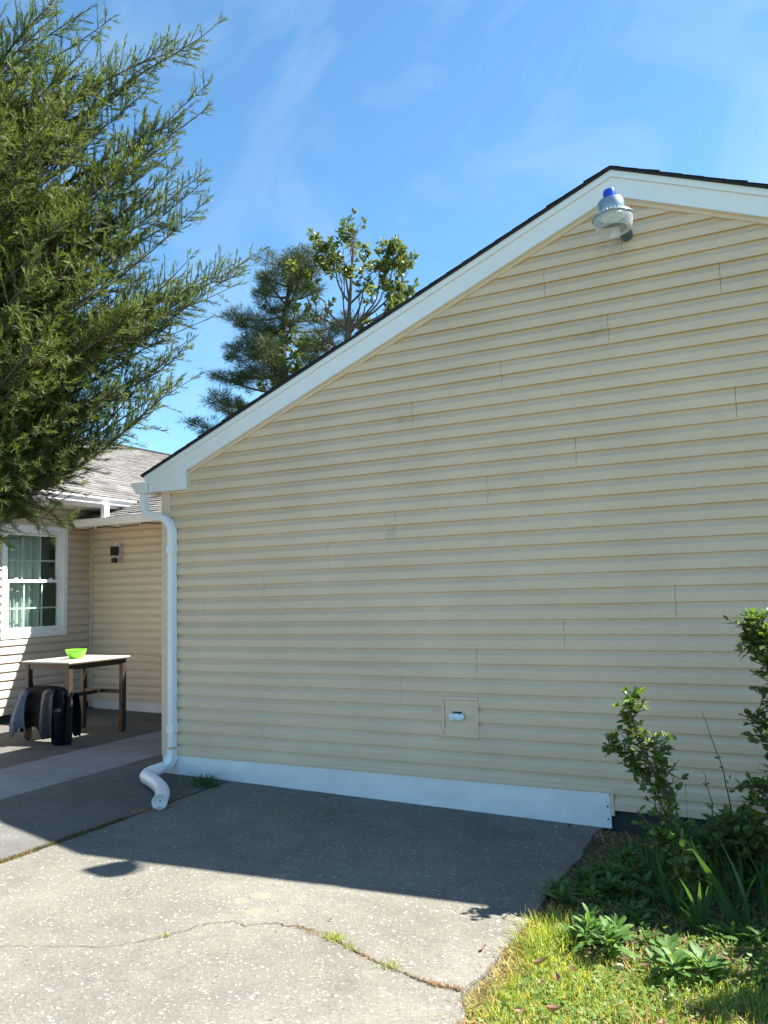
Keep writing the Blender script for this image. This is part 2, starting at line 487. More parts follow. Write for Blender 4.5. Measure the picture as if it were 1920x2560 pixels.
def right_edge(y):
    w = 0.012 * math.sin(7 * y) + 0.008 * math.sin(19 * y + 1)
    d = abs(y + 2.33)
    if d < 0.16: w -= 0.06 * (1 - d / 0.16)
    if y < -2.45: w += 0.03
    return w
slab('concrete_slab', 0.712, 3.70, -9, 0.30, M_CONC, edge=right_edge)
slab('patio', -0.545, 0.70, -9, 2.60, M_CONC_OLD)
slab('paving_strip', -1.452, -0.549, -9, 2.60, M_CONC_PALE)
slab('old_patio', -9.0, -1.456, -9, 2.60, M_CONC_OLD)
mb = MB()
GN = 24
gv, gf = [], []
xs = [-80, -30, -12] + [-9 + i for i in range(0, 25)] + [30, 80]
ys = [-80, -30, -14] + [-10 + i for i in range(0, 22)] + [25, 60, 120]
for y in ys:
    for x in xs:
        cx_, cy_ = max(-9, min(15, x)), max(-10, min(12, y))
        gv.append((x, y, gz(cx_, cy_) - 0.035))
for j in range(len(ys) - 1):
    for i in range(len(xs) - 1):
        a = j * len(xs) + i
        gf.append((a, a + 1, a + 1 + len(xs), a + len(xs)))
mb.add(gv, gf)
tag(mb.build('ground', M_GROUND), kind='structure')

# crack across the slab, and the filled joint between the two pours
def ribbon(name, pts, w, mat, dz, jit=0.006, sub=10, lift=0.0):
    pts2 = []
    for a, b_ in zip(pts[:-1], pts[1:]):
        for i in range(sub):
            t = i / sub
            pts2.append((a[0] + (b_[0] - a[0]) * t + random.gauss(0, jit), a[1] + (b_[1] - a[1]) * t + random.gauss(0, jit)))
    pts2.append(pts[-1])
    vs_, fs_ = [], []
    for i, q in enumerate(pts2):
        a = Vector(pts2[max(i - 1, 0)]); b_ = Vector(pts2[min(i + 1, len(pts2) - 1)])
        d = (b_ - a).normalized(); nrm = Vector((-d.y, d.x))
        ww = (w(i / len(pts2)) if callable(w) else w) * random.uniform(0.5, 1.4) * 0.5
        for s_ in (-1, 1):
            x, y = q[0] + nrm.x * ww * s_, q[1] + nrm.y * ww * s_
            vs_.append((x, y, gz(x, y) + dz))
    fs_ = [(2 * i, 2 * i + 1, 2 * i + 3, 2 * i + 2) for i in range(len(pts2) - 1)]
    return tag(MB().add(vs_, fs_).build(name, mat), kind='structure'), pts2
M_CRACK = simple('crack_dirt', (0.05, 0.04, 0.028), 0.95, vary=0.5, scale=40)
CRACK = [(0.9, -3.35), (1.35, -3.02), (1.75, -2.82), (2.10, -2.66), (2.25, -2.50), (2.35, -2.28), (2.44, -2.20), (2.52, -2.22), (2.62, -2.14), (2.76, -2.12), (2.90, -2.12),
         (3.05, -2.19), (3.18, -2.25), (3.33, -2.29), (3.52, -2.34), (3.66, -2.34)]
ribbon('pavement_crack', CRACK, lambda t: 0.0012 + 0.0075 * t, M_CRACK, 0.004)
JOINT = [(0.706, -6), (0.708, -3), (0.70, -2.16), (0.70, -1.6), (0.705, -1.1), (0.705, -0.7), (0.706, -0.1)]
ribbon('pavement_joint', JOINT, 0.016, M_CRACK, 0.0045, jit=0.003)
ribbon('old_joint', [(-1.9, 0.15), (-1.5, 0.55), (-1.1, 1.0), (-0.75, 1.25), (-0.3, 1.55)], 0.012, M_CRACK, 0.004, jit=0.006)

# ------------------------------------------------------------------ the house
HOUSE = empty('house', (0, 0, -1.07), 'tan vinyl sided single storey house with white trimmed gable and shingle roof', 'house')
S = 0.1016
PROF = [(0.020, 0.0030), (0.020, 0.0200), (0.0, 0.0205), (0.0, 0.0217), (0.048, 0.0213), (0.055, 0.0195), (0.064, 0.0140), (0.074, 0.0075), (0.083, 0.0040), (S - 0.006, 0.0024), (S + 0.0198, 0.0014)]
PEAK_X, PEAK_Z, PITCH = 4.005, 3.225, 0.41
def rz(x):
    return PEAK_Z - PITCH * abs(x - PEAK_X)

JOINTS = {(4, 5): [1.07, 6.0], (6, 7): [1.69, 5.6], (2, 3): [0.46, 4.24], (14, 15): [1.20, 4.67], (10, 11): [3.02], (8, 9): [2.28, 6.2],
          (0, 1): [3.52], (-4, -3): [2.29, 5.9], (-8, -7): [1.05, 5.2], (-10, -9): [0.46, 4.23], (12, 13): [3.66], (20, 21): [3.92],
          (22, 23): [4.63], (18, 19): [3.16], (16, 17): [2.45, 5.7], (-2, -1): [2.89], (-6, -5): [5.4], (26, 27): [4.04], (24, 25): [3.5]}
def joints_for(k):
    for (a, b_), xs_ in JOINTS.items():
        if a <= k <= b_: return sorted(xs_)
    return []

gw = MB()
for k in range(-10, 30):
    z0 = k * S
    xa, xb = 0.086, 7.92
    if k == -10: xa = 3.792
    cuts = [xa] + [x for x in joints_for(k) if xa < x < xb] + [xb]
    for i in range(len(cuts) - 1):
        a = cuts[i] + (0.0012 if i else 0.0); b_ = cuts[i + 1] - (0.0012 if i < len(cuts) - 2 else 0.0)
        off = 0.0014 * (i % 2)
        vs_, cols_ = [], 0
        seg = max(1, int((b_ - a) / 0.5))
        pr = PROF
        for j in range(seg + 1):
            for dz_, pr_ in pr:
                z = z0 + dz_
                lim = (PEAK_Z - 0.15 - z) / PITCH
                xx = a + (b_ - a) * j / seg
                xx = max(PEAK_X - lim, min(PEAK_X + lim, xx)) if lim > 0 else PEAK_X
                wob = 0.0034 * math.sin(xx * 3.1 + k * 1.7) + 0.002 * math.sin(xx * 7.7 + k * 2.9)
                vs_.append((xx, -(pr_ + off) + wob * 0.6, z + 0.0006 * math.sin(xx * 2.3 + k)))
        n = len(pr)
        fs_ = [(j * n + i2, (j + 1) * n + i2, (j + 1) * n + i2 + 1, j * n + i2 + 1) for j in range(seg) for i2 in range(n - 1)]
        gw.add(vs_, fs_)
gw.build('gable_siding', M_SIDING, HOUSE)
# sheathing behind the siding, and the side walls of the block
MB().prism([(0.0, 0.006, -1.02), (7.99, 0.006, -1.02), (7.99, 0.006, 1.4), (PEAK_X, 0.006, PEAK_Z - 0.16), (0.0, 0.006, 1.4)], (0, 0.12, 0)).build('gable_sheathing', M_DARK, HOUSE)
MB().box((0.02, 0.02, -1.3), (7.97, 0.11, -1.021)).build('foundation', M_FOUND, HOUSE)

def side_siding(name, fixed, axis, lo, hi, sgn, k0, k1, zoff, mat, hole=None):
    """siding courses on a wall whose plane is axis=fixed, facing sgn; hole=(a,b,z0,z1)"""
    mb_ = MB()
    for k in range(k0, k1):
        z0 = k * S + zoff
        spans = [(lo, hi)]
        if hole and z0 + S > hole[2] and z0 < hole[3]:
            spans = [(lo, hole[0]), (hole[1], hi)]
        for a, b_ in spans:
            seg = max(1, int((b_ - a) / 0.4)); n = len(PROF); vs_ = []
            for j in range(seg + 1):
                for dz_, pr_ in PROF:
                    t = a + (b_ - a) * j / seg
                    w = pr_ + 0.001 * math.sin(t * 4 + k * 2.1)
                    q = [0, 0, z0 + dz_]
                    q[axis] = fixed + sgn * w
                    q[1 - axis] = t
                    vs_.append(q)
            fs_ = [(j * n + i2, (j + 1) * n + i2, (j + 1) * n + i2 + 1, j * n + i2 + 1) for j in range(seg) for i2 in range(n - 1)]
            mb_.add(vs_, fs_)
    return mb_.build(name, mat, HOUSE)
XW, YR = -3.535, 2.457
side_siding('wing_siding', XW, 0, -3.0, YR - 0.03, 1, -9, 16, 0.0, M_SIDING2, hole=(1.07, 2.02, 0.001, 1.32))
side_siding('recess_siding', YR, 1, XW + 0.03, 0.0, -1, -9, 14, 0.02, siding_mat('vinyl_siding_recess', (0.68, 0.56, 0.42)))  # same siding again, colour desaturated to offset warm bounce light in the recess
side_siding('return_siding', 0.006, 0, 0.03, YR, -1, -9, 14, 0.0, M_SIDING)
MB().box((-6.0, -3.0, -1.02), (XW - 0.3, YR + 0.5, 1.9)).build('wing_core', M_DARK, HOUSE)
MB().box((XW - 0.02, YR + 0.003, -1.3), (0.0, YR + 0.1, 1.4)).build('recess_core', M_DARK, HOUSE)
MB().box((0.012, 0.13, -1.3), (0.1, YR, 1.4)).build('return_core', M_DARK, HOUSE)
MB().box((XW - 0.1, -3.0, -1.3), (XW - 0.03, YR, -0.918)).build('wing_foundation', M_FOUND, HOUSE)
mb = MB()                                                     # wall body around the window opening
for lo, hi in (((XW - 0.12, -3.0, -0.92), (XW - 0.003, 1.08, 1.6)), ((XW - 0.12, 2.01, -0.92), (XW - 0.003, YR, 1.6)),
               ((XW - 0.12, 1.08, -0.92), (XW - 0.003, 2.01, 0.0)), ((XW - 0.12, 1.08, 1.33), (XW - 0.003, 2.01, 1.6))):
    mb.box(lo, hi)
mb.build('wing_sheathing', M_DARK, HOUSE)

# corner posts
mb = MB()
mb.box((-0.012, -0.022, -0.925), (0.084, 0.0, 1.40)).box((-0.012, 0.0, -0.925), (0.004, 0.075, 1.40))
mb.build('corner_post', M_TRIM, HOUSE, bevel=0.003)
MB().box((XW + 0.0, YR - 0.045, -0.99), (XW + 0.045, YR - 0.0, 1.40)).build('inside_corner_post', M_TRIM, HOUSE, bevel=0.003)
MB().box((-0.035, YR - 0.035, -0.9), (-0.001, YR - 0.001, 1.36)).build('inside_corner_post', M_TRIM, HOUSE, bevel=0.003)

# white skirt below the siding with its tan channel
def wall_strip(mb_, x0, x1, zt0, zt1, zb0, zb1, y0, y1):
    mb_.add([(x0, y0, zb0), (x1, y0, zb1), (x1, y1, zb1), (x0, y1, zb0), (x0, y0, zt0), (x1, y0, zt1), (x1, y1, zt1), (x0, y1, zt0)],
            [(0,3,2,1),(4,5,6,7),(0,1,5,4),(1,2,6,5),(2,3,7,6),(3,0,4,7)])
mb = MB()
wall_strip(mb, 0.02, 3.766, -0.922, -0.928, -1.068, -1.132, -0.018, 0.0)
mb.box((-0.004, -0.016, -1.06), (0.018, 0.06, -0.926))
sk = mb.build('skirt_board', M_SKIRT, HOUSE)
mb = MB(); wall_strip(mb, 0.02, 3.762, -0.906, -0.910, -0.9218, -0.9278, -0.021, 0.0); mb.build('skirt_flange', M_WHITE, sk)
for z_ in (-0.995, -1.075):
    MB().lathe([(0.006, 0), (0.006, 0.003)], (3.748, -0.0185, z_), 10, Matrix.Rotation(R(90), 3, 'X'), cap1=True).build('screw', M_DARK, sk)
mb = MB()
wall_strip(mb, 0.084, 3.790, -0.882, -0.884, -0.905, -0.909, -0.026, 0.0)
mb.box((3.768, -0.024, -1.052), (3.790, 0.0, -0.9105))
mb.build('skirt_channel', M_TRIM, HOUSE, bevel=0.002)
MB().box((XW + 0.05, YR - 0.012, -1.06), (-0.04, YR - 0.0, -0.893)).build('recess_skirt', M_SKIRT, HOUSE)
MB().box((XW + 0.05, YR - 0.02, -0.8925), (-0.04, YR, -0.878)).build('recess_skirt_flange', M_WHITE, HOUSE)

# rake boards, mitred at the ridge
TIPX = -0.165
for side in (-1, 1):
    xe = TIPX if side < 0 else 8.175
    def band(a, b_, y0, y1, name, mat, parent, xend=None, cut=None):
        xx = xe if xend is None else xend
        poly = [(PEAK_X, y0, PEAK_Z - a), (xx, y0, rz(xx) - a), (xx, y0, rz(xx) - b_), (PEAK_X, y0, PEAK_Z - b_)]
        if cut: poly = cut
        return MB().prism(poly, (0, y1 - y0, 0)).build(name, mat, parent)
    x2 = -0.125 if side < 0 else 8.135
    zb = 1.352
    dv = 0.186
    xh = PEAK_X + side * (PEAK_Z - dv - zb) / PITCH          # where the sloping bottom meets the level eave return
    poly = [(PEAK_X, -0.058, PEAK_Z - 0.064), (x2, -0.058, rz(x2) - 0.064), (x2, -0.058, zb), (xh, -0.058, zb), (PEAK_X, -0.058, PEAK_Z - dv)]
    rb = MB().prism(poly, (0, 0.056, 0)).build('rake_board', M_WHITE, HOUSE)
    band(0.018, 0.063, -0.072, -0.004, 'drip_flange', M_WHITE2, rb)
    band(dv + 0.001, dv + 0.010, -0.062, -0.002, 'lip', M_WHITE2, rb, xend=(xh if side < 0 else xh))
    band(dv + 0.011, dv + 0.042, -0.030, 0.0, 'rake_channel', M_TRIM, HOUSE, xend=0.31 if side < 0 else 7.7)
# boxed eave return at the left corner
er = MB().prism([(-0.07, -0.066, 1.350), (0.296, -0.066, 1.350), (0.296, -0.066, 1.507), (-0.07, -0.066, 1.358)], (0, 0.064, 0)).build('eave_return', M_WHITE, HOUSE, bevel=0.002)
MB().box((0.02, -0.07, 1.343), (0.302, 0.0, 1.3495)).build('lip', M_WHITE2, er)
mb = MB(); mb.box((0.303, -0.032, 1.330), (0.320, 0.0, 1.50)); mb.box((0.09, -0.030, 1.322), (0.302, 0.0, 1.342)); mb.build('eave_channel', M_TRIM, HOUSE)

# main roof: overlapping shingle courses, dark butt edges seen along the rake
def roof_plane(name, mat, origin, along, upslope, length, run, course=0.14, tab=0.33, thick=0.012, parent=None, jag=True, clip=None):
    """origin: eave corner; along: unit vector along the eave; upslope: unit vector up the slope"""
    o_ = Vector(origin); al = Vector(along); us = Vector(upslope); nr = al.cross(us)
    if nr.z < 0: nr = -nr
    mb_ = MB()
    rows = int(run / course) + 1
    for r in range(rows):
        s0, s1 = r * course, min(run, (r + 1) * course + 0.03)
        x = -random.uniform(0, tab)
        while x < length:
            w = tab * random.uniform(0.55, 1.1)
            a, b_ = max(0, x), min(length, x + w - 0.006)
            x += w
            if b_ - a < 0.02: continue
            if clip:
                cm = clip(o_ + al * ((a + b_) / 2) + us * s0)
                if not cm: continue
            lift = thick + (random.choice((0.0, 0.0, 0.006)) if jag else 0)
            d0 = random.uniform(-0.012, 0.006)
            p = [o_ + al * a + us * (s0 + d0), o_ + al * b_ + us * (s0 + d0), o_ + al * b_ + us * s1, o_ + al * a + us * s1]
            top = [p[0] + nr * lift, p[1] + nr * lift, p[2] + nr * 0.001, p[3] + nr * 0.001]
            mb_.add([p[0], p[1]] + top, [(0, 1, 3, 2), (2, 3, 4, 5), (0, 2, 5), (1, 4, 3)])
    return mb_.build(name, mat, parent)
hyp = math.sqrt(1 + PITCH ** 2)
for side in (-1, 1):
    xe = -0.19 if side < 0 else 8.2
    us = (-side / hyp, 0, PITCH / hyp)
    run = abs(PEAK_X - xe) * hyp
    MB().prism([(PEAK_X, -0.088, PEAK_Z - 0.017), (xe, -0.088, rz(xe) - 0.017), (xe, -0.088, rz(xe)), (PEAK_X, -0.088, PEAK_Z)], (0, 9.6, 0)).build('roof_deck', M_SHINGLE_EDGE, HOUSE)
    roof_plane('roof_shingles', M_SHINGLE_EDGE, (xe - side * 0.0 + (0.0), -0.094, rz(xe) + 0.001), (0, 1, 0), us, 9.6, run, thick=0.005, parent=HOUSE)
MB().box((-0.12, 0.12, 1.40), (0.0, 9.4, 1.415)).build('main_soffit', M_TRIM, HOUSE)
MB().box((-0.135, 0.0, 1.355), (-0.12, 9.4, 1.53)).build('main_fascia', M_WHITE, HOUSE)
MB().box((-0.008, YR + 0.1, -1.0), (0.0, 9.4, 1.41)).build('far_side_siding', M_SIDING, HOUSE)

# K-style gutters
def k_profile(w, h):
    return [(0, 0), (-w * 0.62, 0), (-w * 0.70, h * 0.12), (-w * 0.78, h * 0.40), (-w * 0.97, h * 0.72), (-w, h * 0.80), (-w, h), (-w * 0.93, h), (-w * 0.9, h * 0.82),
            (-w * 0.70, h * 0.42), (-w * 0.60, h * 0.05), (-0.003, h * 0.04), (-0.003, h)  , (0, h)]
g_prof = k_profile(0.175, 0.098)
mb = MB()
mb.prism([(-0.137 + a, -0.086, 1.345 + b_) for a, b_ in g_prof], (0, 9.4, 0))
gut = mb.build('gutter', M_WHITE, HOUSE)
MB().prism([(-0.138 + a, -0.0895, 1.3445 + b_) for a, b_ in [(0, 0), (-0.108, 0), (-0.123, 0.012), (-0.137, 0.04), (-0.170, 0.070), (-0.1755, 0.079), (-0.1755, 0.0985), (0, 0.0985)]], (0, 0.003, 0)).build('end_cap', M_WHITE, gut)

# corrugated downspout (2x3), its straps, and the flexible extension
def rrect(w, d, rib=0.003, n=5):
    pts = []
    for (x0, y0, x1, y1) in ((-w, -d, w, -d), (w, -d, w, d), (w, d, -w, d), (-w, d, -w, -d)):
        for i in range(n * 2):
            t = i / (n * 2)
            x, y = x0 + (x1 - x0) * t, y0 + (y1 - y0) * t
            nx, ny = (y1 - y0), -(x1 - x0)
            l = math.hypot(nx, ny); s_ = rib if i % 2 else 0
            pts.append((x - nx / l * s_, y - ny / l * s_))
    return pts
def bez(p0, p1, p2, n=7):
    p0, p1, p2 = Vector(p0), Vector(p1), Vector(p2)
    return [p0 * (1 - t) ** 2 + p1 * 2 * t * (1 - t) + p2 * t * t for t in [i / n for i in range(n + 1)]]
DY = -0.048
p_a = [Vector((-0.19, DY, 1.35)), Vector((-0.19, DY, 1.27))]
p_b = bez((-0.19, DY, 1.25), (-0.185, DY, 1.165), (-0.10, DY, 1.145), 16)
p_c = bez((-0.03, DY, 1.128), (0.125, DY, 1.10), (0.133, DY, 0.98), 18)
p_d = [Vector((0.133, DY, z_)) for z_ in (0.9, 0.4, 0.0, -0.4, -0.84)]
path = p_a + p_b + p_c + p_d
rads = [1.0] * 2 + [1.0 + 0.075 * (i % 2) for i in range(17)] + [1.0 + 0.075 * (i % 2) for i in range(19)] + [1.0] * 5
ds = MB().tube(path, rads, prof=rrect(0.030, 0.026), upv=(0, 1, 0), cap=True).build('downspout', M_WHITE, HOUSE, smooth=True)
for z_ in (0.80, -0.72):
    MB().box((0.097, DY - 0.036, z_), (0.169, -0.002, z_ + 0.058)).build('strap', M_WHITE2, ds, bevel=0.002)
path = [Vector((0.133, DY - 0.002, -0.86)), Vector((0.133, DY - 0.004, -0.90))] + bez((0.133, DY - 0.006, -0.92), (0.13, -0.075, -1.0), (0.075, -0.145, -1.005), 6)
MB().tube(path, 1.0, prof=rrect(0.034, 0.030), upv=(0, 1, 0)).build('elbow', M_WHITE, ds, smooth=True)
path = [(0.085, -0.10, -0.997), (0.088, -0.16, -1.002)] + bez((0.09, -0.21, -1.008), (0.075, -0.345, -1.016), (0.20, -0.40, -1.020), 8) + \
       bez((0.27, -0.435, -1.022), (0.56, -0.60, -1.028), (0.70, -0.79, -1.031), 9) + [Vector((0.735, -0.84, -1.032)), Vector((0.772, -0.892, -1.033))]
sp = MB()
rad = [0.046] * 2 + [0.052] * (len(path) - 2)
for i in range(len(rad)):
    rad[i] += 0.0012 * (i % 2)
sp.tube(path, rad, 28, cap=False)
e1, e0 = Vector(path[-1]), Vector(path[-2])
dvec = (e1 - e0).normalized()
sp.tube([e1 - dvec * 0.001, e1 + dvec * 0.004], [0.0555, 0.0555], 28, cap=False)
pipe = sp.build('drain_extension', M_WHITE, ds, smooth='all')
so = pipe.modifiers.new('wall', 'SOLIDIFY'); so.thickness = 0.003; so.offset = -1
MB().tube([e1 - dvec * 0.03, e1 - dvec * 0.028], [0.0495, 0.0495], 28).build('end_plug', M_SOFFIT, pipe)
MB().tube([e1 - dvec * 0.0279, e1 - dvec * 0.0270], [0.006, 0.006], 10).build('drain_hole', M_DARK, pipe)

# access panel low on the gable wall
ap = MB()
a0, a1, c0, c1 = 2.612, 2.888, -0.616, -0.338
ap.prism([(a0, -0.030, c0), (a1, -0.030, c0), (a1, -0.030, c0 + 0.02), (a0, -0.030, c0 + 0.02)], (0, 0.03, 0))
ap.prism([(a0, -0.030, c1 - 0.02), (a1, -0.030, c1 - 0.02), (a1, -0.030, c1), (a0, -0.030, c1)], (0, 0.03, 0))
ap.prism([(a0, -0.030, c0 + 0.0205), (a0 + 0.02, -0.030, c0 + 0.0205), (a0 + 0.02, -0.030, c1 - 0.0205), (a0, -0.030, c1 - 0.0205)], (0, 0.03, 0))
ap.prism([(a1 - 0.02, -0.030, c0 + 0.0205), (a1, -0.030, c0 + 0.0205), (a1, -0.030, c1 - 0.0205), (a1 - 0.02, -0.030, c1 - 0.0205)], (0, 0.03, 0))
panel = ap.build('access_panel', M_TRIM, HOUSE, bevel=0.003)
MB().box((a0 + 0.022, -0.020, c0 + 0.023), (a1 - 0.022, -0.001, c1 - 0.024)).build('panel_door', M_TRIM, panel, bevel=0.002)
MB().box((a0 + 0.03, -0.0235, c1 - 0.040), (a1 - 0.024, -0.0205, c1 - 0.030)).build('panel_rail', M_TRIM, panel)
hv = MB()
for i in range(9):
    for j in range(6):
        pass
hb = []
NU, NV = 18, 12
for i in range(NU + 1):
    t = i / NU
    r_ = 0.024 * (1 - abs(2 * t - 1) ** 5) ** 0.5 + 0.001
    for j in range(NV):
        a = 2 * math.pi * j / NV
        w = 1 + 0.22 * math.sin(t * 23 + j * 1.9) * math.sin(j * 2.3 + t * 9)
        hb.append((2.668 + 0.122 * t, -0.042 + r_ * 0.7 * math.cos(a) * w, -0.476 + r_ * math.sin(a) * w))
hf = [(i * NV + j, i * NV + (j + 1) % NV, (i + 1) * NV + (j + 1) % NV, (i + 1) * NV + j) for i in range(NU) for j in range(NV)]
M_FOIL = simple('crumpled_white_tape', (0.72, 0.78, 0.84), 0.3, vary=0.18, scale=40, bump=0.8, bscale=70)
MB().add(hb, hf).build('taped_handle', M_FOIL, panel)
MB().box((2.70, -0.042, -0.4465), (2.765, -0.0215, -0.4415)).build('handle_slot', M_DARK, panel)

# wing roof (pale, weathered, facing the yard), gutter, fascia, soffit
WX, WZ, WP = -2.97, 1.725, 0.40
wh = math.sqrt(1 + WP * WP)
def wing_clip(q):
    return q.x < WX + 0.02 or q.y > 2.92
roof_plane('wing_shingles', M_SHINGLE, (-1.6, -2.6, WZ - WP * (WX * -1 - 1.6) * 1.0 if False else WZ + WP * (WX + 1.6)), (0, 1, 0), (-1 / wh, 0, WP / wh), 13.2, (8.0 - 1.6) * wh, course=0.127, tab=0.30, thick=0.010, parent=HOUSE, clip=wing_clip)
MB().quad((WX, -2.6, WZ - 0.012), (WX, 10.6, WZ - 0.012), (-8.0, 10.6, WZ + WP * (8 + WX) - 0.012), (-8.0, -2.6, WZ + WP * (8 + WX) - 0.012)).build('wing_deck', M_DARK, HOUSE)
MB().quad((-1.6, 2.95, WZ + WP * (WX + 1.6) - 0.012), (-1.6, 10.6, WZ + WP * (WX + 1.6) - 0.012), (WX, 10.6, WZ - 0.012), (WX, 2.95, WZ - 0.012)).build('wing_deck', M_DARK, HOUSE)
RZ = WZ + WP * (8 + WX)
rc = MB()                                                    # ridge caps
y = -2.6
while y < 10.5:
    rc.prism([(-7.86, y, RZ - 0.035 + 0.02), (-8.0, y, RZ + 0.035), (-8.14, y, RZ - 0.015), (-8.14, y, RZ - 0.04), (-8.0, y, RZ + 0.005), (-7.86, y, RZ - 0.045)], (0, 0.26, 0.0))
    y += 0.235
rc.build('ridge_caps', M_SHINGLE_EDGE, HOUSE)
MB().quad((-8.0, -2.6, RZ - 0.01), (-8.0, 10.6, RZ - 0.01), (-12.5, 10.6, RZ - 1.8), (-12.5, -2.6, RZ - 1.8)).build('far_roof', M_SHINGLE, HOUSE)
MB().box((-3.055, -2.6, 1.60), (-3.04, 2.56, 1.71)).build('wing_fascia', M_WHITE, HOUSE)
mb = MB()
for i in range(7):                                           # ribbed soffit
    x0 = XW + 0.016 + i * 0.066
    mb.box((x0, -2.6, 1.604), (x0 + 0.060, 2.60, 1.612))
    mb.box((x0 + 0.060, -2.6, 1.609), (x0 + 0.066, 2.60, 1.615))
mb.build('wing_soffit', M_SOFFIT, HOUSE)
mb = MB()
mb.prism([(-3.039 - a * 0.72, -2.6, 1.628 + b_ * 0.95) for a, b_ in g_prof], (0, 5.24, 0))
wg = mb.build('wing_gutter', M_WHITE, HOUSE)
MB().prism([(-3.039 - a * 0.72, 2.640, 1.6275 + b_ * 0.955) for a, b_ in [(0, 0), (-0.108, 0), (-0.137, 0.04), (-0.170, 0.070), (-0.1755, 0.079), (-0.1755, 0.0985), (0, 0.0985)]], (0, 0.004, 0)).build('end_cap', M_WHITE, wg)
# small lower roof over the recess, its gutter and the white spout that drops onto it
uh = math.sqrt(1 + 0.4 ** 2)
roof_plane('lower_shingles', M_SHINGLE, (XW + 0.0, 2.12, 1.462), (1, 0, 0), (0, 1 / uh, 0.4 / uh), 3.52, 0.95, course=0.11, tab=0.30, thick=0.014, parent=HOUSE)
MB().quad((XW, 2.12, 1.452), (0.0, 2.12, 1.452), (0.0, 3.05, 1.452 + 0.372), (XW, 3.05, 1.452 + 0.372)).build('lower_deck', M_DARK, HOUSE)
MB().box((XW + 0.03, 2.155, 1.36), (-0.01, 2.17, 1.445)).build('lower_fascia', M_TRIM, HOUSE)
MB().box((XW + 0.03, 2.17, 1.352), (-0.01, YR, 1.360)).build('lower_soffit', M_TRIM, HOUSE)
mb = MB(); mb.prism([(XW + 0.10, 2.154 + a * 0.62, 1.365 + b_ * 0.95) for a, b_ in g_prof], (3.40, 0, 0))
lg = mb.build('lower_gutter', M_WHITE, HOUSE)
MB().prism([(XW + 0.096, 2.154 + a * 0.62, 1.3645 + b_ * 0.955) for a, b_ in [(0, 0), (-0.108, 0), (-0.137, 0.04), (-0.170, 0.070), (-0.1755, 0.079), (-0.1755, 0.0985), (0, 0.0985)]], (0.004, 0, 0)).build('end_cap', M_WHITE, lg)
MB().box((-2.985, 2.085, 1.455), (-2.915, 2.165, 1.635)).build('short_downspout', M_WHITE, HOUSE, bevel=0.004)
# brick chimney on the ridge, mostly hidden by the cedar
def brick_mat():
    m, N, L, b = new_mat('red_brick')
    tc = N.new('ShaderNodeTexCoord'); br = N.new('ShaderNodeTexBrick')
    mp = N.new('ShaderNodeMapping'); mp.inputs['Rotation'].default_value = (R(90), 0, 0)
    L.new(tc.outputs['Object'], mp.inputs['Vector']); L.new(mp.outputs['Vector'], br.inputs['Vector'])
    br.inputs['Color1'].default_value = (0.30, 0.15, 0.11, 1); br.inputs['Color2'].default_value = (0.40, 0.24, 0.19, 1)
    br.inputs['Mortar'].default_value = (0.5, 0.46, 0.42, 1); br.inputs['Scale'].default_value = 1.0
    br.inputs['Brick Width'].default_value = 0.21; br.inputs['Row Height'].default_value = 0.075; br.inputs['Mortar Size'].default_value = 0.008
    L.new(br.outputs['Color'], b.inputs['Base Color']); b.inputs['Roughness'].default_value = 0.9
    return m
ch = MB().box((-8.3, 4.75, 3.0), (-7.6, 5.40, 5.08)).build('chimney', brick_mat(), HOUSE)
mb = MB(); mb.box((-8.36, 4.69, 5.081), (-7.54, 5.46, 5.20)); mb.box((-8.1, 4.95, 5.201), (-7.8, 5.25, 5.32)); mb.build('chimney_cap', simple('pale_mortar_cap', (0.62, 0.60, 0.56), 0.8), ch, bevel=0.01)

# ---- window in the wing wall
WY0, WY1, WZ0, WZ1 = 1.062, 2.028, -0.026, 1.357
def ybox(y0, y1, z0, z1, x0, x1):
    return ((XW + x0, y0, z0), (XW + x1, y1, z1))
mb = MB()
cw = 0.062
for (y0, y1, z0, z1) in ((WY0, WY1, WZ1 - cw, WZ1), (WY0, WY1, WZ0, WZ0 + cw), (WY0, WY0 + cw, WZ0 + cw + .0003, WZ1 - cw - .0003), (WY1 - cw, WY1, WZ0 + cw + .0003, WZ1 - cw - .0003)):
    mb.box(*ybox(y0, y1, z0, z1, -0.10, 0.030))
win = mb.build('window', M_WHITE2, HOUSE, bevel=0.004)
mb = MB()
i_ = cw + 0.0005
for (y0, y1, z0, z1) in ((WY0 + i_, WY1 - i_, WZ1 - i_ - 0.028, WZ1 - i_), (WY0 + i_, WY1 - i_, WZ0 + i_, WZ0 + i_ + 0.028),
                         (WY0 + i_, WY0 + i_ + 0.022, WZ0 + i_ + 0.0285, WZ1 - i_ - 0.0285), (WY1 - i_ - 0.022, WY1 - i_, WZ0 + i_ + 0.0285, WZ1 - i_ - 0.0285)):
    mb.box(*ybox(y0, y1, z0, z1, -0.09, 0.010))
mb.build('window_frame', M_WHITE2, win, bevel=0.003)
ZM = 0.655                                                    # meeting rail height
ua, ub = WY0 + cw + 0.024, WY1 - cw - 0.024
def sash(name, z0, z1, x0, x1, rw):
    m_ = MB()
    m_.box(*ybox(ua, ub, z1 - rw, z1, x0, x1)); m_.box(*ybox(ua, ub, z0, z0 + rw, x0, x1))
    m_.box(*ybox(ua, ua + rw, z0 + rw + .0003, z1 - rw - .0003, x0, x1)); m_.box(*ybox(ub - rw, ub, z0 + rw + .0003, z1 - rw - .0003, x0, x1))
    return m_.build(name, M_WHITE2, win, bevel=0.002)
us_ = sash('upper_sash', ZM - 0.005, WZ1 - cw - 0.030, -0.075, -0.040, 0.030)
ls_ = sash('lower_sash', WZ0 + cw + 0.030, ZM + 0.030, -0.036, -0.004, 0.036)
